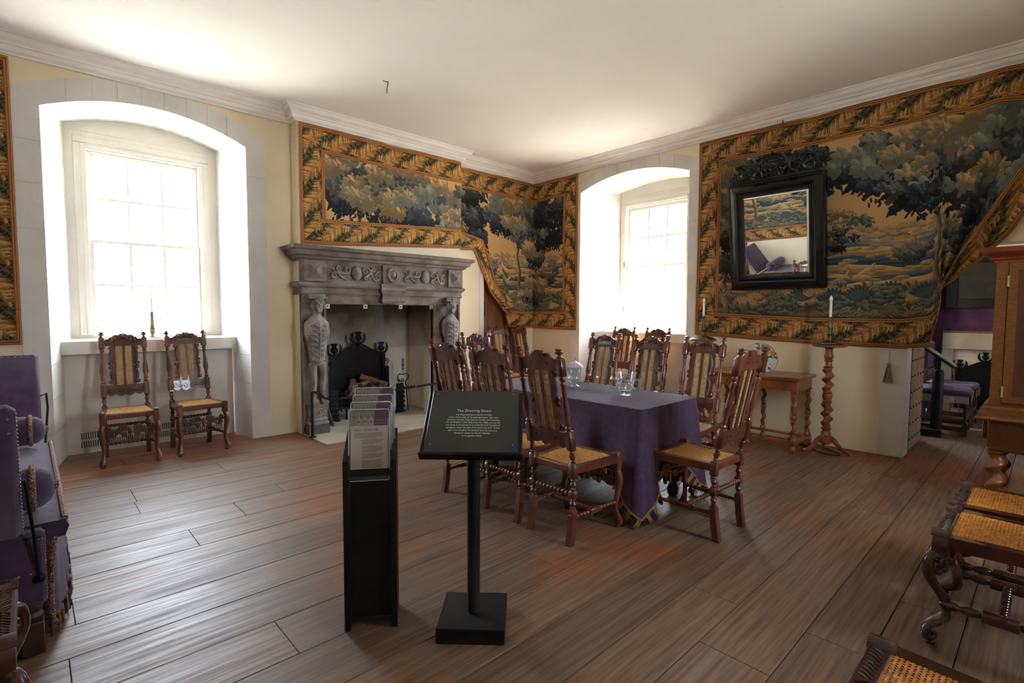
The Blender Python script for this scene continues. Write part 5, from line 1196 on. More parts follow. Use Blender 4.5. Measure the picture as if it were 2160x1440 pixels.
def pedestal(cx):
    b = MB(); b.box(cx - .118, cx + .118, 5.575, 5.74, 0, .105, .004); b.build('plinth_block', PLINTH, fp, smooth=False)
    b = MB(); b.box(cx - .112, cx + .112, 5.58, 5.74, .105, .150, .012); b.box(cx - .10, cx + .10, 5.592, 5.74, .148, .185, .010); b.box(cx - .088, cx + .088, 5.605, 5.74, .18, .32)
    b.box(cx - .098, cx + .098, 5.590, 5.74, .315, .345, .006); b.build('pedestal', STONE_LT, fp, smooth=False)
    b = MB(); b.ball((cx + .01, 5.600, .25), .020, .012, .020)
    for k in range(10): a = k * PI / 5; b.ball((cx + .01 + .036 * math.cos(a), 5.604, .25 + .036 * math.sin(a)), .015, .007, .015, 8, 5)
    for k in range(16):
        a = (k + .5) * PI / 8; r = .062 / max(abs(math.cos(a)), abs(math.sin(a))) * .9; b.ball((cx + .01 + r * math.cos(a), 5.605, .25 + r * math.sin(a)), .012, .006, .012, 6, 5)
    b.build('flower_panel', STONE_LT, fp)
pedestal(2.335); pedestal(4.16)
def caryatid(cx, look):
    y0 = 5.60
    b = MB()
    # legs with shins, ankles and clawed feet
    for sx in (-1, 1):
        b.tube([(cx + sx * .050, y0 + .02, .80), (cx + sx * .052, y0 + .0, .70), (cx + sx * .050, y0 + .006, .58), (cx + sx * .052, y0 + .010, .48), (cx + sx * .054, y0 - .0, .42), (cx + sx * .054, y0 - .012, .385)], [.046, .036, .037, .027, .028, .036], 12)
        b.ball((cx + sx * .055, y0 - .018, .372), .040, .042, .030, 12, 8)
        for k in range(4):
            x = cx + sx * .055 + (k - 1.5) * .019
            b.tube([(x * 1.0, y0 - .02, .40), (x, y0 - .045, .395), (x, y0 - .062, .375), (x, y0 - .066, .352)], [.012, .0115, .012, .009], 8)
    # torso: elliptical sections
    R = []
    for z, rx, ry, dy in ((.775, .052, .045, 0), (.80, .075, .058, -.004), (.86, .082, .064, -.008), (.95, .090, .068, -.012), (1.05, .104, .074, -.014), (1.14, .114, .078, -.014), (1.21, .118, .076, -.010), (1.27, .108, .066, -.004), (1.305, .080, .052, 0), (1.33, .050, .044, 0), (1.36, .040, .040, -.004), (1.39, .040, .040, -.006)):
        R.append([(cx + rx * math.cos(2 * PI * j / 20), y0 + .02 + dy + ry * math.sin(2 * PI * j / 20), z) for j in range(20)])
    b.loft(R)
    for sx in (-1, 1): b.ball((cx + sx * .105, y0 + .02, 1.215), .034, .040, .055); b.tube([(cx + sx * .118, y0 + .015, 1.20), (cx + sx * .122, y0 + .01, 1.12), (cx + sx * .110, y0 + .01, 1.04)], [.026, .022, .010], 8)
    # acanthus on the chest: a midrib and paired curling leaves
    def surf(z): 
        zz = [.775, .80, .86, .95, 1.05, 1.14, 1.21, 1.27]; rr = [.045, .062, .072, .080, .088, .092, .086, .070]; rx = [.052, .075, .082, .09, .104, .114, .118, .108]
        return np.interp(z, zz, rr), np.interp(z, zz, rx)
    def on(x, z, k=0): ry, rx = surf(z); t = max(-.96, min(.96, x / rx)); return (cx + x, y0 + .02 - ry * math.sqrt(1 - t * t) - k, z)
    b.tube([on(0, z, .006) for z in np.linspace(.83, 1.24, 9)], .009, 8)
    for k in range(7):
        z = .86 + k * .055
        for sx in (-1, 1):
            w = .055 + .028 * math.sin(PI * k / 7); b.tube([on(sx * .006, z, .002), on(sx * w * .5, z + .030, .008), on(sx * w, z + .042, .006), on(sx * (w + .016), z + .028, .004), on(sx * (w + .006), z + .012, .006)], [.006, .010, .010, .009, .007], 7)
            b.ball(on(sx * w * .72, z + .018, .002), .009, .007, .009, 7, 5)
    for k in range(6): a = -PI * (k + .5) / 6; b.tube([on(.0, 1.25, .006), on(.055 * math.cos(a), 1.25 + .045 * math.sin(a) * .9, .008)], [.010, .006], 6)
    for k in range(7): x = -.06 + k * .02; b.ball(on(x, .825 + abs(x) * .25, .004), .013, .011, .016, 8, 5)
    # head
    hx, hy, hz = cx + look * .006, y0 - .018, 1.445
    b.ball((hx, hy + .012, hz), .052, .060, .070, 16, 11); b.ball((hx, hy - .018, hz - .035), .036, .034, .038, 12, 8)
    b.tube([(hx, hy - .045, hz + .015), (hx + look * .001, hy - .062, hz - .008), (hx, hy - .058, hz - .015)], [.007, .011, .009], 8)
    for sx in (-1, 1):
        b.ball((hx + sx * .021, hy - .046, hz + .012), .011, .007, .007, 8, 6); b.tube([(hx + sx * .036, hy - .036, hz + .026), (hx + sx * .02, hy - .050, hz + .030), (hx + sx * .006, hy - .050, hz + .024)], .0065, 6)
        b.ball((hx + sx * .026, hy - .034, hz - .012), .014, .012, .014, 8, 6)
        b.tube([(hx, hy - .054, hz - .026), (hx + sx * .018, hy - .050, hz - .030), (hx + sx * .030, hy - .040, hz - .045)], [.007, .008, .004], 6)
        b.tube([(hx + sx * .045, hy, hz + .045), (hx + sx * .062, hy + .004, hz + .01), (hx + sx * .066, hy + .002, hz - .03), (hx + sx * .058, hy - .004, hz - .055)], [.016, .019, .018, .010], 8)
    for k in range(5): x = (k - 2) * .011; b.tube([(hx + x, hy - .044, hz - .045), (hx + x * .8, hy - .046, hz - .075), (hx + x * .3, hy - .036, hz - .100)], [.010, .009, .003], 7)
    for k in range(9): a = PI * (k + .5) / 9; b.tube([(hx + .050 * math.cos(a), hy - .020, hz + .035 + .030 * math.sin(a)), (hx + .044 * math.cos(a), hy - .038, hz + .030 + .022 * math.sin(a))], .009, 6)
    o = b.build('caryatid', STONE_LT, fp)
    m = o.modifiers.new('weld', 'REMESH'); m.mode = 'VOXEL'; m.voxel_size = .0042; m.use_smooth_shade = True
    s_ = o.modifiers.new('soften', 'SMOOTH'); s_.factor = .5; s_.iterations = 2
    b = MB(); b.box(cx - .105, cx + .105, y0 - .045, y0 + .10, 1.508, 1.532, .004); b.box(cx - .09, cx + .09, y0 - .03, y0 + .1, 1.525, 1.558, .004); b.tube([(x, y0 - .045, z) for x, z in spiral(cx, 1.528, .022, .005, 0, 1.5)], .007, 6); b.ball((cx, y0 - .04, 1.528), .012)
    b.build('capital', STONE_LT, fp)
caryatid(2.335, 1); caryatid(4.16, -1)
hs_ = structure('hearth', 'pale stone hearth slabs in front of the carved fireplace')
for (x0, x1, y0, y1) in ((2.2, 3.12, 5.08, 5.58), (3.12, 3.75, 5.08, 5.58), (3.75, 4.36, 5.08, 5.58), (2.2, 2.9, 5.58, 6.45), (2.9, 3.6, 5.58, 6.45), (3.6, 4.36, 5.58, 6.45)):
    b = MB()
    if x0 < 2.3 and y1 < 5.6: b.prism([(2.2 + .003, 5.09), (x1 - .002, 5.06), (x1 - .002, y1), (2.2 + .003, y1)], .0, .012, 'xy')
    else: b.box(x0 + .002, x1 - .002, y0 + .002, y1 - .002, 0, .012, .002)
    b.build('hearth_stone', HEARTH, hs_, smooth=False)
# ---- glass fire screen, hung from the lintel by steel clips
t = thing('fire_screen', 'hanging clear glass screen with steel clips across the top of the fireplace opening', 'glass screen', (3.2, 5.685, 0))
b = MB(); b.box(-.735, .735, -.003, .003, .93, 1.462); b.build('glass', SCREEN, t, smooth=False)
for x in (-.71, -.245, .235, .70):
    b = MB(); b.box(x - .026, x + .026, -.008, .008, 1.405, 1.457, .002); b.lathe([(0, .008), (.003, .007)], 10, (0, 0, 0)) if False else None; b.build('clip', SILVER, t, smooth=False)
    b = MB(); b.xf = Matrix.Translation((x, -.008, 1.431)) @ Matrix.Rotation(PI / 2, 4, 'X'); b.lathe([(0, .008), (.004, .007), (.005, .001)], 10); b.build('clip_screw', SLOT, t)
# ---- fire grate with thistles
def thistle(b, x, y, z, s=1.0):
    b.lathe([(0, .008 * s), (.02 * s, .012 * s), (.03 * s, .030 * s), (.05 * s, .042 * s), (.07 * s, .040 * s), (.085 * s, .026 * s), (.095 * s, .024 * s), (.125 * s, .040 * s), (.13 * s, .036 * s), (.12 * s, .01)], 12, (x, y, z))
    for sx in (-1, 1):
        P = bez((x, y, z + .005), (x + sx * .06 * s, y, z - .01 * s), (x + sx * .10 * s, y, z + .05 * s), (x + sx * .062 * s, y, z + .125 * s), 10); b.tube(P, [.006, .014, .018, .016, .020, .017, .021, .016, .017, .010, .003], 6, flat=.5)
def grate(label, loc, rotz, w=1.0, detail=True):
    t = thing('fire_grate', label, 'fire grate', loc, rotz); W = .36 * w
    b = MB(); b.prism([(-W, .10), (W, .10), (W, .72), (W * .9, .78), (.06, .93), (-.06, .93), (-W * .9, .78), (-W, .72)], .14, .17); b.build('fire_back', IRON, t, smooth=False)
    b = MB(); b.prism([(-W - .01, .74), (-W - .01, .77), (-.03, .955), (.03, .955), (W + .01, .77), (W + .01, .74), (0, .905)], .125, .14)
    for sx in (-1, 1): b.box(sx * W - .025, sx * W + .025, .10, .16, .10, .80, .003)
    b.build('gabled_frame', IRON, t, smooth=False)
    for (x, z) in ((-W + .03, .80), (W - .03, .80), (0, .945)):
        b = MB(); b.lathe([(-.03, .02), (-.01, .028), (0, .012)], 10, (x, .12, z)); thistle(b, x, .12, z, 1.15); b.build('thistle_finial', IRON, t)
    if not detail:
        b = MB()
        for k in range(5): b.tube([(-W, -.05, .12 + k * .05), (W, -.05, .12 + k * .05)], .007, 6)
        b.build('basket_bars', IRON, t); return t
    for sx in (-1, 1):
        b = MB(); x = sx * (W + .035); b.box(x - .022, x + .022, .06, .10, .02, .62, .003); b.box(x - .022, x + .022, -.12, .10, .0, .03, .003); b.tube([(q[0], .08, q[1]) for q in spiral(x + sx * .0, .70, .035, .006, -PI / 2, 1.4 * sx, 16)], .006, 6); b.tube([(x, .08, .60), (x, .08, .665)], .007, 6)
        for k in range(6): b.ball((x, .055, .10 + k * .09), .009, .006, .009, 8, 5)
        b.build('upright', IRON, t)
        b = MB(); x = sx * (W + .10); b.box(x - .028 - .02, x + .028 + .02, -.16, -.12, .02, .40, .003)
        for k in range(5): b.tube([(x - .05, -.15, .10 + k * .06), (x + .06, -.15, .10 + k * .06)], [.014, .020], 8)
        for q in (-.03, .03): b.tube([(c_[0], -.15, c_[1]) for c_ in spiral(x + q, .44, .028, .005, -PI / 2, 1.3, 14)], .006, 6)
        b.build('firedog', IRON, t)
    b = MB()
    for z in (.16, .22, .28, .34): b.tube([(-W, -.10, z), (-W * .3, -.14, z), (W * .3, -.14, z), (W, -.10, z)], .010, 8)
    for k in range(7): x = -W + k * W / 3; b.tube([(x, -.125, .12), (x, -.125, .37)], .009, 6)
    for k in (-1, 0, 1): b.tube([(c_[0], -.15, c_[1]) for c_ in spiral(k * .12, .42, .036, .005, -PI / 2, 1.5, 16)], .007, 6)
    for x in (-W * .8, W * .8): b.tube([(x, -.12, .014), (x, -.12, .14)], .014, 8); 
    b.build('basket_bars', IRON, t)
    b = MB()
    for k in range(8): x = -W + .04 + k * (2 * W - .08) / 7; b.tube([(x, -.10, .15), (x, .12, .15)], .007, 6)
    b.build('basket_floor', IRON, t)
    return t
grate('black iron fire grate with three thistle finials in the carved fireplace', (3.16, 6.16, .012), 0)
rr = random.Random(11)
for k, (x, y, z, a, tl, L) in enumerate(((3.00, 6.12, .40, 1.1, .5, .30), (3.10, 6.10, .43, .25, .15, .34), (3.24, 6.14, .40, -.2, -.1, .32), (3.28, 6.10, .47, -.5, -.35, .36), (3.12, 6.16, .34, .1, 0, .4), (3.22, 6.06, .37, -.3, .1, .3))):
    b = MB(); o = [(.045 * math.cos(q) * (1 if q < 2 else .85), .040 * math.sin(q)) for q in (0, .5, 1, 1.5, 2.1, 3.0, 3.6, 4.6, 5.4)]
    b.prism(o, -L / 2, L / 2, 'yz'); ob = b.build('log', LOG, None, angle=30); ob.location = (x, y, z); ob.rotation_euler = (0, -tl, a)
    tag(ob, ['split log leaning upright at the left of the fire grate', 'pale split log lying across the grate, left of centre', 'split log in the middle of the grate', 'split log tilted down to the right on top of the pile', 'split log at the bottom of the pile in the grate', 'short split log at the front of the grate'][k], 'log', 'logs in the fire grate')
b = MB()
for r in range(4):
    for c in range(3):
        x0 = 2.84 + c * .215 + (.1 if r % 2 else 0); b = MB(); b.box(x0, min(3.5, x0 + .205), 6.30, 6.36, .20 + r * .085, .275 + r * .085, .004)
        if r == 0 and c == 0: bw = structure('brick_lining'); 
        b.build('brick', BRICK, bw, smooth=False)
t = thing('fire_tongs', 'black iron fire tongs standing in the fireplace', 'fire tongs', (3.73, 6.12, .012))
b = MB(); b.tube([(-.055, 0, .0), (-.035, 0, .36), (-.03, 0, .40), (-.075, 0, .44), (-.085, 0, .48), (-.055, 0, .515), (0, 0, .50), (.055, 0, .515), (.085, 0, .48), (.075, 0, .44), (.03, 0, .40), (.045, 0, .36), (.075, 0, .0)], .007, 7); b.build('arms', IRON, t)
b = MB(); b.tube([(0, 0, .50), (0, 0, .56)], .007, 8); b.lathe([(.56, .008), (.58, .015), (.60, .012), (.63, .018), (.66, .014), (.70, .013), (.73, .004)], 10); b.build('twisted_handle', LOG, t)
t = thing('blue_tray', 'small blue plastic tray on the hearth beside the fire tongs', 'tray', (3.68, 6.10, .012)); b = MB(); b.box(-.085, .06, -.05, .05, 0, .035, .008); b.build('tray', BLUE_P, t)
b = MB(); b.box(-.006, .006, -.10, .10, 0, .42); o = b.build('slate_board', PLINTH, None, smooth=False); o.location = (2.60, 5.93, .012); o.rotation_euler = (0, math.radians(-17), math.radians(8)); tag(o, 'thin dark board leaning inside the left jamb of the fireplace', 'board')
# ---- wrought iron rail across the hearth
t = thing('hearth_rail', 'black wrought-iron rail standing in front of the carved fireplace', 'rail')
b = MB(); b.box(2.20, 2.222, 5.46, 5.49, 0.013, .50, .003); b.box(2.18, 2.245, 5.445, 5.505, 0.012, .022, .002); b.build('post', IRON, t, smooth=False)
b = MB(); b.box(3.925, 3.95, 5.46, 5.49, .013, .46, .003); b.box(3.90, 3.97, 5.445, 5.505, .012, .022, .002); b.build('post', IRON, t, smooth=False)
P = [(2.20, 5.475, .49), (2.225, 5.47, .503), (2.27, 5.46, .49), (2.33, 5.45, .435), (2.39, 5.44, .41), (2.46, 5.44, .405), (2.56, 5.44, .408)] + [(2.6 + i * .1, 5.45 + i * .0015, .408 + i * .0033) for i in range(14)]
b = MB(); b.tube(P, .013, 6)
for xc in (3.40, 2.95):
    for k in range(3): b.ball((xc + k * .045, 5.452, .42 + (xc - 2.6) * .028), .026, .017, .017, 10, 6)
b.build('twisted_bar', IRON, t)
# ================================================================ tapestries
def picture_mat(name, arr):
    h, w = arr.shape[:2]; im = bpy.data.images.new(name, w, h, alpha=False); px = np.ones((h, w, 4), dtype=np.float32); px[..., :3] = arr[::-1]
    im.pixels.foreach_set(px.ravel()); im.update(); im.pack()
    m, N, L, p = simple(name); ti = N.new('ShaderNodeTexImage'); ti.image = im; ti.extension = 'EXTEND'; uv = N.new('ShaderNodeUVMap'); L.new(uv.outputs[0], ti.inputs[0])
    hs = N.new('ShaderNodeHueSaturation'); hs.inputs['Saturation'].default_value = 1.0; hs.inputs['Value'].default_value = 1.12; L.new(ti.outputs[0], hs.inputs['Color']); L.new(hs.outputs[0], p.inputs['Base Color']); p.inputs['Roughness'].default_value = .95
    p.inputs['Specular IOR Level'].default_value = .2
    nz = N.new('ShaderNodeTexNoise'); nz.inputs['Scale'].default_value = 260; tc = N.new('ShaderNodeTexCoord'); L.new(tc.outputs['Object'], nz.inputs[0]); hs.inputs['Value'].default_value = 1.15 if 'corner' in name else .92; bp = N.new('ShaderNodeBump'); bp.inputs['Strength'].default_value = .35; bp.inputs['Distance'].default_value = .003; L.new(nz.outputs['Fac'], bp.inputs['Height']); L.new(bp.outputs[0], p.inputs['Normal'])  # corner tapestry brightened, the rest darkened: how each is lit, put into the colour
    return m
PPM = 400
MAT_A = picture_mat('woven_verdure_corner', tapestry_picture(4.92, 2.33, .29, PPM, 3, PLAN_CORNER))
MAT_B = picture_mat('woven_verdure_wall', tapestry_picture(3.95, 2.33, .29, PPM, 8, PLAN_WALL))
LINING = mat('pinkish_lining', 'b58a72', rough=.9)
def path_fn(pts):
    """arc-length position and normal (to the room) along a plan polyline, corners softened"""
    P = [Vector(p) for p in pts]; L = [0]
    for a, b_ in zip(P, P[1:]): L.append(L[-1] + (b_ - a).length)
    def raw(s):
        s = max(0, min(L[-1] - 1e-6, s))
        for i in range(len(P) - 1):
            if s <= L[i + 1]: d = (P[i + 1] - P[i]).normalized(); return P[i] + d * (s - L[i]), Vector((d.y, -d.x))
        return P[-1], Vector((0, -1))
    def f(s, r=.028):
        pos = Vector((0, 0)); n = Vector((0, 0))
        for k in (-1, -.5, 0, .5, 1): p, q = raw(s + k * r); pos += p; n += q
        return pos / 5, (n.normalized() if n.length > 1e-6 else raw(s)[1])
    return f
def tapestry(label, plan, keys, WT, HT, BW, mt, out_fn, cols, name='tapestry', ztop=3.415, group='verdure tapestries'):
    """keys: (top s, inner (s, z), bottom (s, z), u): cloth from the top edge to the inner edge, then the border strip to the hem"""
    f = path_fn(plan); ts = [0]
    for k0, k1 in zip(keys, keys[1:]): ts.append(ts[-1] + max(math.hypot(k1[2][0] - k0[2][0], k1[2][1] - k0[2][1]) * .5 + (k1[0] - k0[0]) * .5, .02))
    def key(t):
        t *= ts[-1]
        for i in range(len(keys) - 1):
            if t <= ts[i + 1] + 1e-9:
                q = (t - ts[i]) / (ts[i + 1] - ts[i]); a, b_ = keys[i], keys[i + 1]; mixf = lambda x, y: x + (y - x) * q
                return mixf(a[0], b_[0]), (mixf(a[1][0], b_[1][0]), mixf(a[1][1], b_[1][1])), (mixf(a[2][0], b_[2][0]), mixf(a[2][1], b_[2][1])), mixf(a[3], b_[3])
    R1, R2 = 90, 16; V, U = [], []
    KK = [key(i / cols) for i in range(cols + 1)]
    # soften the kinks along the length
    def sm(arr, n=4):
        a = np.array(arr, float)
        for _ in range(n): a[1:-1] = (a[:-2] + 2 * a[1:-1] + a[2:]) / 4
        return a
    T = sm([k[0] for k in KK]); I = sm([k[1] for k in KK]); B = sm([k[2] for k in KK]); UU = sm([k[3] for k in KK])
    for r in range(R1 + R2 + 2):
        for i in range(cols + 1):
            zt = ztop + .006 * math.sin(T[i] * 4.1) - .004 * math.sin(T[i] * 11)
            if r <= R1:
                q = r / R1; s = T[i] + (I[i][0] - T[i]) * q ** 1.3; z = zt + (I[i][1] - zt) * q; d = zt - z
                dd = d * 1.0; u = (T[i] + (UU[i] - T[i]) * q) / WT; v = 1 - min(dd, HT - BW * .98) / HT
                full = zt - I[i][1]
                if full > HT - BW * 1.6: v = 1 - (d / full) * (HT - BW) / HT
            else:
                q = (r - R1 - 1) / R2; s = I[i][0] + (B[i][0] - I[i][0]) * q; z = I[i][1] + (B[i][1] - I[i][1]) * q; u = UU[i] / WT; v = (BW * (1 - q)) / HT
            p, n = f(s); o = out_fn(s, z); V.append((p.x + n.x * o, p.y + n.y * o, z)); U.append((min(.9995, max(.0005, u)), min(.9995, max(.0005, v))))
    W_ = cols + 1; F = []
    for r in range(R1 + R2 + 1):
        if r == R1:
            pass
        for i in range(cols): F.append((r * W_ + i, (r + 1) * W_ + i, (r + 1) * W_ + i + 1, r * W_ + i + 1))
    F = [q for k, q in enumerate(F) if not (k // cols == R1)]
    # weld the border strip to the cloth: reuse positions, separate texture rows
    me = bpy.data.meshes.new(name); me.from_pydata(V, [], F); me.materials.append(mt); me.materials.append(LINING)
    uvl = me.uv_layers.new(name='UVMap'); idx = np.zeros(len(me.loops), dtype=np.int32); me.loops.foreach_get('vertex_index', idx); uvl.data.foreach_set('uv', np.array(U, dtype=np.float32)[idx].ravel())
    me.polygons.foreach_set('use_smooth', [True] * len(me.polygons)); me.update()
    o = bpy.data.objects.new(name, me); COL.objects.link(o); sd = o.modifiers.new('thickness', 'SOLIDIFY'); sd.thickness = .005; sd.offset = 0; sd.material_offset = 1; sd.material_offset_rim = 1
    return tag(o, label, 'tapestry', group)
def outA(s, z):
    o = .018 + .006 * math.sin(s * 9.0 + 1.5 * math.sin(z * 2)) + .004 * math.sin(s * 23 + z)
    if 2.2 < s < 2.6: o += .006 * math.sin(s * 60)
    r = math.hypot(s - 3.30, z - 1.36)
    if r < .9: a = math.atan2(z - 1.36, s - 3.30); o += .030 * math.exp(-r / .35) * (1 + math.sin(a * 9)) + .03 * math.exp(-r / .2)
    return max(o, .008)
KA = [(0, (0, 2.40), (0, 2.115), 0), (.29, (.29, 2.41), (.29, 2.12), .29), (2.22, (2.22, 2.52), (2.22, 2.25), 2.22), (2.40, (2.45, 2.52), (2.42, 2.25), 2.40), (2.80, (2.90, 2.45), (2.74, 2.27), 2.8), (2.92, (2.97, 2.30), (2.82, 2.10), 2.9), (3.06, (3.18, 1.80), (3.02, 1.66), 3.1),
      (3.18, (3.36, 1.48), (3.24, 1.45), 3.25), (3.26, (3.42, 1.42), (3.34, 1.32), 3.32), (3.38, (3.46, 1.395), (3.38, 1.135), 3.4), (3.60, (3.62, 1.385), (3.60, 1.12), 3.62), (4.63, (4.63, 1.385), (4.63, 1.105), 4.63), (4.92, (4.92, 1.385), (4.92, 1.105), 4.92)]
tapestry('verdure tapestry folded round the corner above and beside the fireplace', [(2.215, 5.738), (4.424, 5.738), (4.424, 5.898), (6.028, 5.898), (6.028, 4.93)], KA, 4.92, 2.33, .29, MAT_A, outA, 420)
TIE = (2.345, 1.63)
def outB(s, z):
    o = .014 + .004 * math.sin(s * 8 + math.sin(z * 2)) + .0025 * math.sin(s * 21 + z) 
    dx, dz = s - TIE[0], z - TIE[1]; r = math.hypot(dx, dz); a = math.atan2(dz, dx)
    if z > 1.5:
        w = math.exp(-((a - 1.28) / .34) ** 2) * min(1, r / .12) * math.exp(-(r / 1.7) ** 2); o += w * (.070 + .068 * math.sin(a * 24) + .014 * math.sin(a * 47 + 1))
    if s > 1.7: o += .020 * max(0, min(.7, s - 1.6)) * (1 + math.sin(s * 24 + z * 2.2)) * (.35 + .65 * max(0, min(1, (3.2 - z) / 1.6)))
    o += .035 * math.exp(-(r / .28) ** 2)
    return max(o, .007)
KB = [(0, (0, 1.385), (0, 1.10), 0), (.29, (.29, 1.375), (.29, 1.09), .29), (1.3, (1.3, 1.33), (1.3, 1.055), 1.3), (2.05, (2.08, 1.33), (2.08, 1.045), 2.05), (2.22, (2.28, 1.36), (2.28, 1.07), 2.25), (2.28, (2.35, 1.47), (2.325, 1.30), 2.36), (2.33, (2.345, 1.64), (2.35, 1.60), 2.5),
      (2.45, (2.40, 1.78), (2.43, 1.67), 2.65), (2.62, (2.52, 2.02), (2.60, 1.83), 2.8), (2.80, (2.66, 2.28), (2.78, 2.06), 3.0), (3.0, (2.80, 2.56), (2.92, 2.33), 3.2), (3.5, (3.25, 3.05), (3.36, 2.85), 3.6), (3.93, (3.93, 3.28), (3.93, 3.10), 3.95)]
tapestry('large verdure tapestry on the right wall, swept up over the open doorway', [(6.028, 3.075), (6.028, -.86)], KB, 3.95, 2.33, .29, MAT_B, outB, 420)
KC = [(0, (0, 1.375), (0, 1.09), 0), (4.2, (4.2, 1.375), (4.2, 1.09), 4.2)]
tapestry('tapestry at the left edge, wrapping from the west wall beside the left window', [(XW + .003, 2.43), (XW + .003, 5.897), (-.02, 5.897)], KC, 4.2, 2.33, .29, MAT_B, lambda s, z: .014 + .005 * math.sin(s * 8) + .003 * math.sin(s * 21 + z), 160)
# ================================================================ mirror
mt_ = thing('wall_mirror', 'black framed mirror with carved cherub crest leaning out from the big tapestry', 'mirror', (5.955, 2.12, 1.635), rot=(math.radians(8.4), 0, -PI / 2))
MW, MH, FW = .485, 1.165, .155
prof = [(0, .045), (0, -.004), (.008, -.012), (.022, -.012), (.030, -.022), (.055, -.046), (.080, -.050), (.100, -.040), (.112, -.022), (.118, -.022), (.124, -.030), (.136, -.030), (.142, -.018), (.150, -.016), (FW, -.004), (FW, .02)]
b = MB(); rings = []
for (sx, sz) in ((-1, 0), (1, 0), (1, 1), (-1, 1), (-1, 0)):
    rings.append([((MW - d) * sx, y, d + (MH - 2 * d) * sz) for d, y in prof])
b.loft(rings, caps=False); b.build('moulded_frame', EBONY, mt_, angle=28)
b = MB(); gx, g0, g1 = MW - FW, FW, MH - FW; bv = .018
A = [(-gx, .004, g0), (gx, .004, g0), (gx, .004, g1), (-gx, .004, g1)]; B_ = [(-gx + bv, .000, g0 + bv), (gx - bv, .000, g0 + bv), (gx - bv, .000, g1 - bv), (-gx + bv, .000, g1 - bv)]; C_ = [(-gx, .012, g0), (gx, .012, g0), (gx, .012, g1), (-gx, .012, g1)]
b.add(A + B_ + C_, [(4, 5, 6, 7), (0, 1, 5, 4), (1, 2, 6, 5), (2, 3, 7, 6), (3, 0, 4, 7), (8, 11, 10, 9), (0, 8, 9, 1), (1, 9, 10, 2), (2, 10, 11, 3), (3, 11, 8, 0)]); b.build('mirror_glass', MIRROR, mt_, smooth=False)
b = MB(); b.box(-MW + .01, MW - .01, .02, .05, .01, MH - .01); b.build('back_board', DARKWOOD, mt_, smooth=False)
b = MB(); y = .0
b.box(-.44, .44, -.012, .012, MH - .005, MH + .03, .004)
for sx in (-1, 1):
    for (x, z, r, tu) in ((.44, 1.215, .036, 1.6), (.36, 1.245, .040, 1.5), (.27, 1.24, .034, 1.4), (.10, 1.225, .038, 1.6), (.05, 1.26, .03, 1.4), (.33, 1.315, .030, 1.4), (.40, 1.275, .022, 1.3)):
        b.tube([(q[0], y, q[1]) for q in spiral(sx * x, z, r, .004, -1.2, tu * sx, 18)], [.012 - .0004 * k for k in range(19)], 7)
        b.ball((sx * x, y - .006, z), .010, .010, .010, 8, 6)
    for (x0, z0, x1, z1, bu, r, f) in ((.15, 1.20, .42, 1.235, .05, .022, -1), (.22, 1.27, .37, 1.33, .04, .018, 1), (.02, 1.205, .13, 1.20, .02, .016, 1)):
        p = c_scroll(x0, z0, x1, z1, bu, r, f); b.tube([(sx * q[0], y - .004, q[1]) for q in p], .010, 6)
    for k in range(7): a = .4 + k * .3; b.tube([(sx * .30, y, 1.26), (sx * (.30 + .07 * math.cos(a)), y - .01, 1.26 + .07 * math.sin(a))], [.014, .005], 6)
    for k in range(5): b.ball((sx * (.24 + .022 * math.cos(k * 1.26)), -.012, 1.30 + .022 * math.sin(k * 1.26)), .014, .009, .014, 8, 5)
b.build('scroll_crest', EBONY, mt_)
for sx in (-1, 1):
    b = MB(); cx, cz = sx * .155, 1.20
    b.tube([(cx, -.02, cz + .055), (cx - sx * .004, -.026, cz + .10), (cx - sx * .006, -.022, cz + .145), (cx - sx * .004, -.02, cz + .165)], [.030, .034, .030, .014], 12)       # trunk
    b.ball((cx - sx * .006, -.028, cz + .195), .025, .025, .028, 12, 8); b.ball((cx - sx * .006, -.022, cz + .204), .027, .025, .024, 12, 8)                            # head and curls
    b.tube([(cx - sx * .02, -.028, cz + .15), (cx - sx * .055, -.035, cz + .135), (cx - sx * .095, -.03, cz + .165)], [.013, .011, .009], 8)                             # raised arm
    b.tube([(cx + sx * .022, -.028, cz + .15), (cx + sx * .04, -.035, cz + .115), (cx + sx * .01, -.042, cz + .09)], [.013, .010, .008], 8)
    b.tube([(cx - sx * .012, -.026, cz + .06), (cx - sx * .045, -.042, cz + .045), (cx - sx * .050, -.032, cz - .01)], [.021, .018, .011], 10)
    b.tube([(cx + sx * .015, -.026, cz + .05), (cx + sx * .035, -.040, cz + .02), (cx + sx * .070, -.030, cz + .0)], [.021, .018, .010], 10)
    o = b.build('cherub', EBONY, mt_)
    m = o.modifiers.new('weld', 'REMESH'); m.mode = 'VOXEL'; m.voxel_size = .004; m.use_smooth_shade = True
    b = MB()
    for k in range(7):
        a = 2.2 - k * .22; L = .11 - .008 * k; P = [(cx + sx * .02, -.012, cz + .14), (cx + sx * (.02 + L * .5 * abs(math.cos(a - .9)) + .02), -.016, cz + .155 + L * .45 * math.sin(a)), (cx + sx * (.035 + L * abs(math.cos(a - 1.5))), -.010, cz + .14 + L * .55 * math.sin(a))]
        b.tube(P, [.006, .011, .004], 6, flat=.5)
    b.build('wing', EBONY, mt_)
b = MB(); b.lathe([(0, .062), (.006, .068), (.014, .066), (.022, .060)], 24, (0, -.01, 1.335), sy=.35)
for k in range(5):
    x = -.056 + k * .028; h = .062 if k % 2 == 0 else .052; b.tube(bez((x, -.02, 1.352), (x * 1.9, -.02, 1.39), (x * 1.3, -.02, 1.42), (0, -.02, 1.405), 8), .0055, 6)
    b.ball((x, -.025, 1.362), .008)
b.ball((0, -.02, 1.425), .013); b.ball((0, -.02, 1.443), .007); b.build('crown', EBONY, mt_)
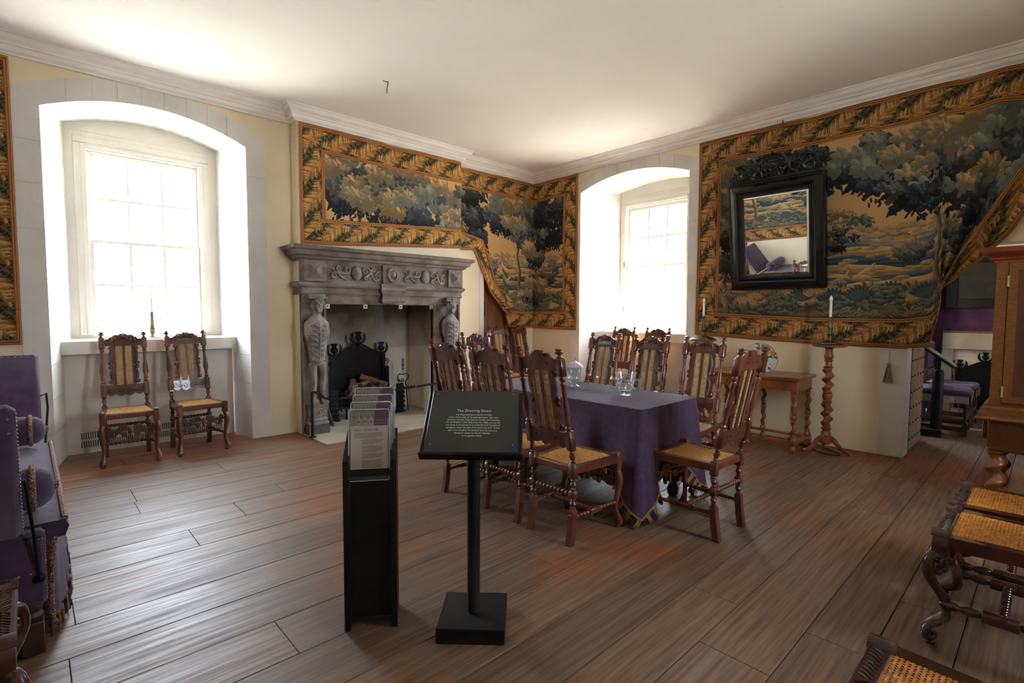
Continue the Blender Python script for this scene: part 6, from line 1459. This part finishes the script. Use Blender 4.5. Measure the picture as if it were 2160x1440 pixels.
bpy.context.view_layer.update(); MWd = mt_.matrix_basis.copy()
hk = Vector((5.985, 2.115, 3.42)); b = MB()
for sx in (-1, 1): b.tube([tuple(MWd @ Vector((sx * .115, -.01, 1.40))), tuple(hk)], .004, 6)
b.tube([tuple(hk), (5.97, 2.115, 3.435), (5.975, 2.115, 3.40)], .005, 6)
tag(b.build('hanging_cord', mat('brown_cord', '4f3828', rough=.9)), 'brown cord hanging the black mirror from the cornice', 'cord')
# ================================================================ purple daybed
db = thing('daybed', 'purple upholstered daybed with raised ends and braid trim at the left edge', 'daybed', (-.31, 3.72, 0))
X0, X1, YA, YB = -.37, .345, -.98, .90
b = MB(); b.box(X0, X1 - .02, YA + .06, YB - .06, .24, .43, .02); b.box(X0, X1 - .01, YA, YA + .07, .20, .50, .015); b.box(X0, X1 - .01, YB - .07, YB, .20, .50, .015); b.build('upholstered_base', PURPLE, db)
for x in (X0 + .05, X1 - .06):
    for y in (YA + .04, YB - .04):
        b = MB(); b.box(x - .036, x + .036, y - .036, y + .036, 0, .13, .004); b.lathe([(.13, .022), (.14, .034), (.155, .038), (.17, .03), (.185, .034), (.20, .036), (.215, .03)], 14, (x, y, 0)); b.box(x - .036, x + .036, y - .036, y + .036, .205, .25, .004); b.build('turned_leg', DARKWOOD, db)
b = MB(); rings = []
for k in range(9):
    a = k / 8 * PI; rings.append(None)
ml = []
nx_, ny_ = 10, 24
b = MB(); zt = lambda u, v: .505 + .028 * (1 - abs(2 * u - 1) ** 3) * (1 - abs(2 * v - 1) ** 6) + .004 * math.sin(v * 31) * math.sin(u * 7)
top = [[(X0 + (X1 + .055 - X0) * i / nx_, YA + .08 + (YB - YA - .16) * j / ny_, zt(i / nx_, j / ny_)) for i in range(nx_ + 1)] for j in range(ny_ + 1)]
ringl = []
for j in range(ny_ + 1):
    r = top[j]; ringl.append(r + [(r[-1][0] + .012, r[-1][1], .475), (r[-1][0] - .002, r[-1][1], .435), (r[0][0], r[0][1], .435), (r[0][0] - .002, r[0][1], .47)])
b.loft(ringl); b.build('mattress', PURPLE, db, angle=50)
b = MB(); b.tube([(p[0], p[1], p[2] + .004) for p in (r[-1] for r in top)], .011, 7); b.build('mattress_braid', GALLOON, db)
b = MB(); n = 60; S_ = []
for j in range(n + 1):
    v = j / n; y = YA + .10 + (YB - YA - .14) * v; row = []
    for i in range(9):
        q = i / 8; row.append((X1 + .045 - .075 * math.exp(-v / .09) * (.4 + .6 * q) + .028 * q + .010 * q * math.sin(v * 70) + .006 * q * math.sin(v * 31), y, .44 - .35 * q))
    S_.append(row + [(x - .008, yy, z) for x, yy, z in row[::-1]])
b.loft(S_); b.build('skirt', PURPLE, db, angle=60)
b = MB(); b.tube([(X1 + .020, YA + .088, .44), (X1 + .008, YA + .092, .34), (X1 + .0, YA + .094, .2), (X1 + .002, YA + .098, .08), (X1 + .012, YA + .12, .062)], .011, 7); b.build('skirt_braid', GALLOON, db)
dt = [tassel_mesh(TAS_P, w=.034).build('fringe_tassel', TAS_P, db), tassel_mesh(TAS_G, w=.034).build('fringe_tassel', TAS_G, db)]
first = [True, True]
for k in range(52):
    v = k / 52; y = YA + .10 + (YB - YA - .14) * v; p = (X1 + .072 - .075 * math.exp(-v / .09) + .012 * math.sin(v * 70), y, .098); m_ = dt[k % 2]; tw = random.uniform(-.25, .25)
    if first[k % 2]: m_.location = p; m_.rotation_euler = (0, -.12 + tw * .4, PI / 2 + tw); first[k % 2] = False
    else: inst(m_, db, p, (0, -.12 + tw * .4, PI / 2 + tw))
def bolster(y, nm):
    z = .625 if y > 0 else .615; t = thing('bolster_cushion', nm, 'cushion', (-.31, 3.72 + y, z), 0, 'round bolsters on the purple daybed')
    b = MB(); b.xf = Matrix.Rotation(PI / 2, 4, 'Y')
    pr = [(-.34, .004), (-.345, .03), (-.335, .06), (-.315, .080), (-.29, .088), (0, .093), (.29, .088), (.335, .080), (.362, .06), (.376, .03), (.370, .004)]
    b.lathe(pr, 40, mod=lambda a, zz: 1 + (.035 * math.sin(a * 16) if abs(zz) > .32 else 0)); b.build('cover', PURPLE, t, angle=70)
    for x in (.305,):
        b = MB(); b.tube([(x, .090 * math.cos(q), .090 * math.sin(q)) for q in np.linspace(0, 2 * PI, 33)[:-1]], .011, 7, closed=True); b.build('braid', GALLOON, t)
    b = MB(); b.ball((.378, 0, 0), .014, .020, .020, 10, 6)
    for k in range(10): a = k * .628; b.tube([(.375, 0, 0), (.388, .016 * math.cos(a), .016 * math.sin(a))], [.004, .003], 5)
    b.build('tassel_button', GALLOON, t)
bolster(-.73, 'near purple bolster at the foot of the daybed, left edge'); bolster(.66, 'far purple bolster on the daybed, against the raised far end')
def end_panel(sg):
    """a hinged, nailed upholstered end leaning outwards (sg -1 near, +1 far)"""
    base = Vector((0, sg * .0, 0)); yb, zb = (YA + .01, .50) if sg < 0 else (YB + .02, .50); yt, ztp = (YA - .26, 1.045) if sg < 0 else (YB + .36, 1.06)
    d = Vector((0, yt - yb, ztp - zb)); L = d.length; ang = math.atan2(yt - yb, ztp - zb); xr = .272 if sg < 0 else .365
    M_ = Matrix.Translation((0, yb, zb)) @ Matrix.Rotation(-ang, 4, 'X')
    b = MB(); b.xf = M_; b.box(X0, xr, -.035, .035, 0, L, .022); o = b.build('end_panel', PURPLE, db, angle=50)
    nl = MB(); nl.xf = M_
    for k in range(34): nl.ball((xr + .001, -.020, .02 + k * (L - .04) / 33), .003, .0045, .0045, 6, 4)
    for k in range(22): x = X0 + .03 + k * (xr - X0 - .05) / 21; nl.ball((x, -.036, L - .03), .0045, .003, .0045, 6, 4)
    for k in range(22): x = X0 + .03 + k * (xr - X0 - .05) / 21; nl.ball((x, -.036, L - .09), .0045, .003, .0045, 6, 4) if sg < 0 else None
    tag(nl.build('brass_nails', NAIL, o), kind='stuff')
    if sg < 0:
        b = MB(); b.tube([(xr - .01, YA - .10, .735), (xr + .012, YA - .10, .738), (xr + .016, YA - .095, .70), (xr + .030, YA - .03, .50), (xr + .040, YA - .005, .34), (xr + .046, YA - .005, .32)], .006, 7); b.ball((xr + .042, YA - .008, .315), .018, .012, .018, 10, 6); b.build('iron_strut', IRON, db)
    else:
        b = MB(); b.tube([(xr - .01, yb + .16, .78), (xr + .03, yb + .16, .80), (xr + .035, yb + .15, .70), (xr + .0, YB, .35)], .007, 7); b.build('iron_strut', IRON, db)
end_panel(-1); end_panel(1)
b = MB()
for k in range(20): b.ball((X1 - .012, YA + .004, .24 + k * .0125), .003, .004, .0045, 6, 4); b.ball((X0 + .03 + k * .033, YA - .001, .335), .005, .003, .005, 6, 4)
for k in range(5): b.ball((X1 - .06 + k * .01, YA - .001, .47), .004, .003, .004, 6, 4)
tag(b.build('brass_nails', NAIL, db), kind='stuff')
b = MB(); b.tube([(.18, YA - .012, .42), (.19, YA - .014, .3), (.20, YA - .016, .2), (.205, YA - .018, .12)], .016, 8); b.build('hanging_braid', GALLOON, db)
b = MB()
for k in range(9): b.tube([(.205 + .003 * (k - 4) * .5, YA - .018, .13), (.205 + .006 * (k - 4), YA - .02 - .004 * (k % 3), .05)], [.004, .003], 5)
b.build('end_tassel', TAS_G, db)
# ================================================================ walnut cabinet on a twisted stand
cb = thing('walnut_cabinet', 'tall walnut cabinet on a barley-twist stand at the right edge, before the doorway', 'cabinet', (4.90, -.22, 0))
H2 = .525
b = MB(); b.box(.0, .50, -H2, H2 - .012, .745, 1.735); b.build('cabinet_body', BURR, cb, smooth=False)
b = MB(); b.box(-.012, .0, H2 - .062, H2, .745, 1.735, .002); b.box(-.0, .50, H2 - .013, H2, .745, 1.735); b.build('side_stile', CROSSBAND, cb, smooth=False)
b = MB(); b.box(-.012, .0, -H2, -H2 + .05, .745, 1.735, .002); b.build('side_stile', CROSSBAND, cb, smooth=False)
for sy in (1, -1):
    y1, y0 = (H2 - .064, .002) if sy > 0 else (-.002, -H2 + .052)
    b = MB(); b.box(-.022, -.001, y0, y1, .765, 1.725, .002); d_ = b.build('door', CROSSBAND, cb, smooth=False)
    b = MB(); b.box(-.0245, -.021, y0 + .05, y1 - .05, .815, 1.675, .001); b.build('door_panel', BURR, d_, smooth=False)
    for z in (.84, 1.60):
        b = MB(); yy = y1 if sy > 0 else y0; b.box(-.028, -.014, yy - .006, yy + .006, z - .038, z + .038, .002); b.build('hinge', SILVER, d_, smooth=False)
b = MB(); sweep(b, [(.5, H2), (0, H2), (0, -H2), (.5, -H2)][::-1] if False else [(.5, H2), (0, H2), (0, -H2), (.5, -H2)], [(-.02, 1.73), (.012, 1.73), (.016, 1.745), (.03, 1.75), (.035, 1.765), (.075, 1.79), (.085, 1.80), (.09, 1.825), (-.02, 1.828)]) if False else None
def ring_sweep(mb, x0, x1, y0, y1, prof):
    rings = []
    for d, z in prof: rings.append([(x0 - d, y0 - d, z), (x1 + d * 0, y0 - d, z), (x1 + d * 0, y1 + d, z), (x0 - d, y1 + d, z)])
    mb.loft(rings)
b = MB(); ring_sweep(b, 0, .50, -H2, H2, [(0, 1.725), (.012, 1.728), (.014, 1.742), (.03, 1.75), (.036, 1.762), (.07, 1.785), (.085, 1.80), (.09, 1.83), (-.02, 1.832)]); b.build('cornice', mat('cornice_walnut', '5a2413', '7a3620', 7, rough=.3, coat=.3), cb, smooth=False)
b = MB(); ring_sweep(b, 0, .50, -H2, H2, [(.045, .684), (.045, .715), (.035, .722), (.03, .738), (.008, .745), (-.02, .746)]); b.build('plinth_moulding', CROSSBAND, cb, smooth=False)
b = MB(); b.box(-.215, .52, -H2 - .045, H2 + .055, .660, .684, .008); b.build('stand_top', CROSSBAND, cb, smooth=False)
b = MB(); b.box(-.150, .48, -H2 + .01, H2 - .01, .47, .662, .002); b.box(-.162, .44, -H2 + .03, H2 - .02, .45, .475, .006); b.box(-.13, -.0, H2 - .012, H2 + .018, .52, .655, .002); b.build('apron', BURR, cb, smooth=False)
for (x, y) in ((-.10, H2 - .06), (-.10, .0), (-.10, -H2 + .06), (.40, H2 - .06), (.40, -H2 + .06)):
    b = MB(); b.lathe([(.42, .03), (.435, .048), (.452, .05)], 14, (x, y, 0)); twist(b, .16, .43, .052, x, y, 2.2, 14); b.lathe([(.0, .035), (.02, .048), (.06, .045), (.075, .03)], 14, (x, y, 0)); b.lathe([(.10, .03), (.12, .048), (.16, .046)], 14, (x, y, 0)); b.build('twisted_leg', HONEY, cb)
b = MB(); b.box(-.15, .45, -H2 + .01, H2 - .01, .075, .10, .006); b.build('stretcher_shelf', HONEY, cb, smooth=False)
# ================================================================ things in the next room
t = thing('next_room_fireplace', 'plain pale stone fireplace in the next room seen through the doorway', 'fireplace', (9.45, 0, 0))
b = MB(); b.box(-.10, -.001, .98, 1.10, 0, .885, .006); b.build('jamb', HEARTH, t, smooth=False)
b = MB(); b.box(-.10, -.001, -.62, -.45, 0, .885, .006); b.build('jamb', HEARTH, t, smooth=False)
b = MB(); b.box(-.10, -.001, -.62, 1.10, .885, 1.11, .006); b.build('lintel', HEARTH, t, smooth=False)
b = MB(); b.box(-.004, -.001, -.46, .99, 0, .886); b.build('fire_recess', SOOT, t, smooth=False)
b = MB(); b.tube([(-.05, YY, 1.124) for YY in np.linspace(-.62, 1.10, 12)], .014, 6); b.build('mantel_braid', GALLOON, t)
g = grate('black iron grate with thistle finials in the next room', (9.26, .64, 0), -PI / 2, 1.0, False); g.scale = (.78, .78, .78)
t = thing('framed_painting', 'dark glazed picture in a wide black frame above the far fireplace', 'picture', (9.42, 0, 0))
b = MB(); 
for (y0, y1, z0, z1) in ((.97, 1.09, 1.45, 2.20), (-.5, -.37, 1.45, 2.20), (-.37, .97, 1.45, 1.575), (-.37, .97, 2.06, 2.20)): b.box(-.05, .02, y0, y1, z0, z1, .004)
b.build('black_frame', BLACK, t, smooth=False)
b = MB(); b.box(-.02, .0, -.38, .98, 1.57, 2.07); b.build('dark_canvas', mat('dark_canvas', '2a2826', '3a3633', 8, rough=.55, spec=.25), t, smooth=False)
def stool_chair(label, loc, rotz):
    t = thing('upholstered_chair', label, 'chair', loc, rotz, 'purple fringed chairs in the next room'); w = .27
    b = MB(); b.box(-w, w, -.26, .24, .44, .51, .025); b.build('seat', PURPLE, t)
    b = MB(); b.box(-w + .01, w - .01, .20, .27, .66, 1.02, .03); b.build('backrest', PURPLE, t)
    for sx in (-1, 1):
        b = MB(); b.box(sx * (w - .03) - .024, sx * (w - .03) + .024, .20, .248, 0, .68, .003); b.build('rear_leg', DARKWOOD, t, smooth=False)
        b = MB(); b.box(sx * (w - .03) - .024, sx * (w - .03) + .024, -.25, -.202, 0, .13, .003); b.lathe([(.13, .018), (.15, .026), (.17, .016), (.24, .021), (.32, .016), (.34, .024), (.36, .018), (.44, .02)], 12, (sx * (w - .03), -.226, 0)); b.build('front_leg', DARKWOOD, t)
        b = MB(); b.box(sx * (w - .03) - .014, sx * (w - .03) + .014, -.22, .22, .05, .10, .003); b.build('side_rail', DARKWOOD, t, smooth=False)
    b = MB(); b.box(-w + .03, w - .03, -.238, -.214, .16, .20, .003); b.box(-w + .03, w - .03, -.238, -.214, .05, .09, .003); b.build('front_rail', DARKWOOD, t, smooth=False)
    b = MB()
    for k in range(30):
        x = -w + (k + .5) * 2 * w / 30; b.mi = k // 2 % 2; b.box(x - .008, x + .008, -.268, -.258, .36, .45); b.box(x - .008, x + .008, .192, .198, .60, .67)
        y = -.25 + k * .5 / 30; b.mi = 2
        for sx in (-1, 1): b.box(sx * (w + .004) - .003, sx * (w + .004) + .003, y, y + .012, .37, .45)
    tag(b.build('fringe', [TAS_P, TAS_G, mat('pale_fringe', 'b9a6b4', rough=.9)], t, smooth=False), kind='stuff'); return t
stool_chair('purple fringed chair just beyond the open doorway, nearer of two', (7.84, .90, 0), .05); stool_chair('purple fringed chair in the next room, second behind the first', (8.50, .90, 0), 0)
t = thing('text_lectern', 'black text lectern on a cross base in the next room, seen side-on', 'lectern', (7.50, .90, 0), math.radians(6))
b = MB(); b.box(-.16, .16, -.05, .22, 0, .075, .003); b.build('base', BLACK, t, smooth=False)
b = MB(); b.lathe([(.07, .055), (.72, .05), (.74, .04)], 16); b.lathe([(.74, .018), (.9, .016)], 10); b.build('round_post', BLACK, t)
M2 = Matrix.Translation((0, 0, .90)) @ Matrix.Rotation(math.radians(38), 4, 'X')
b = MB(); b.xf = M2; b.box(-.2, .2, -.17, .17, -.02, 0); b.build('backing_board', BLACK, t, smooth=False)
b = MB(); b.xf = M2; b.box(-.2, .2, -.18, .17, .002, .012); b.build('glass_panel', mat('green_edge_glass', '3f8f78', rough=.1, spec=.8), t, smooth=False)
t = thing('fire_tongs', 'thin poker leaning in the next room fireplace', 'poker', (9.2, .86, 0)); b = MB(); b.tube([(0, 0, .02), (.05, .12, .70)], .008, 6); b.ball((.05, .12, .71), .02); b.build('rod', BRASS, t)
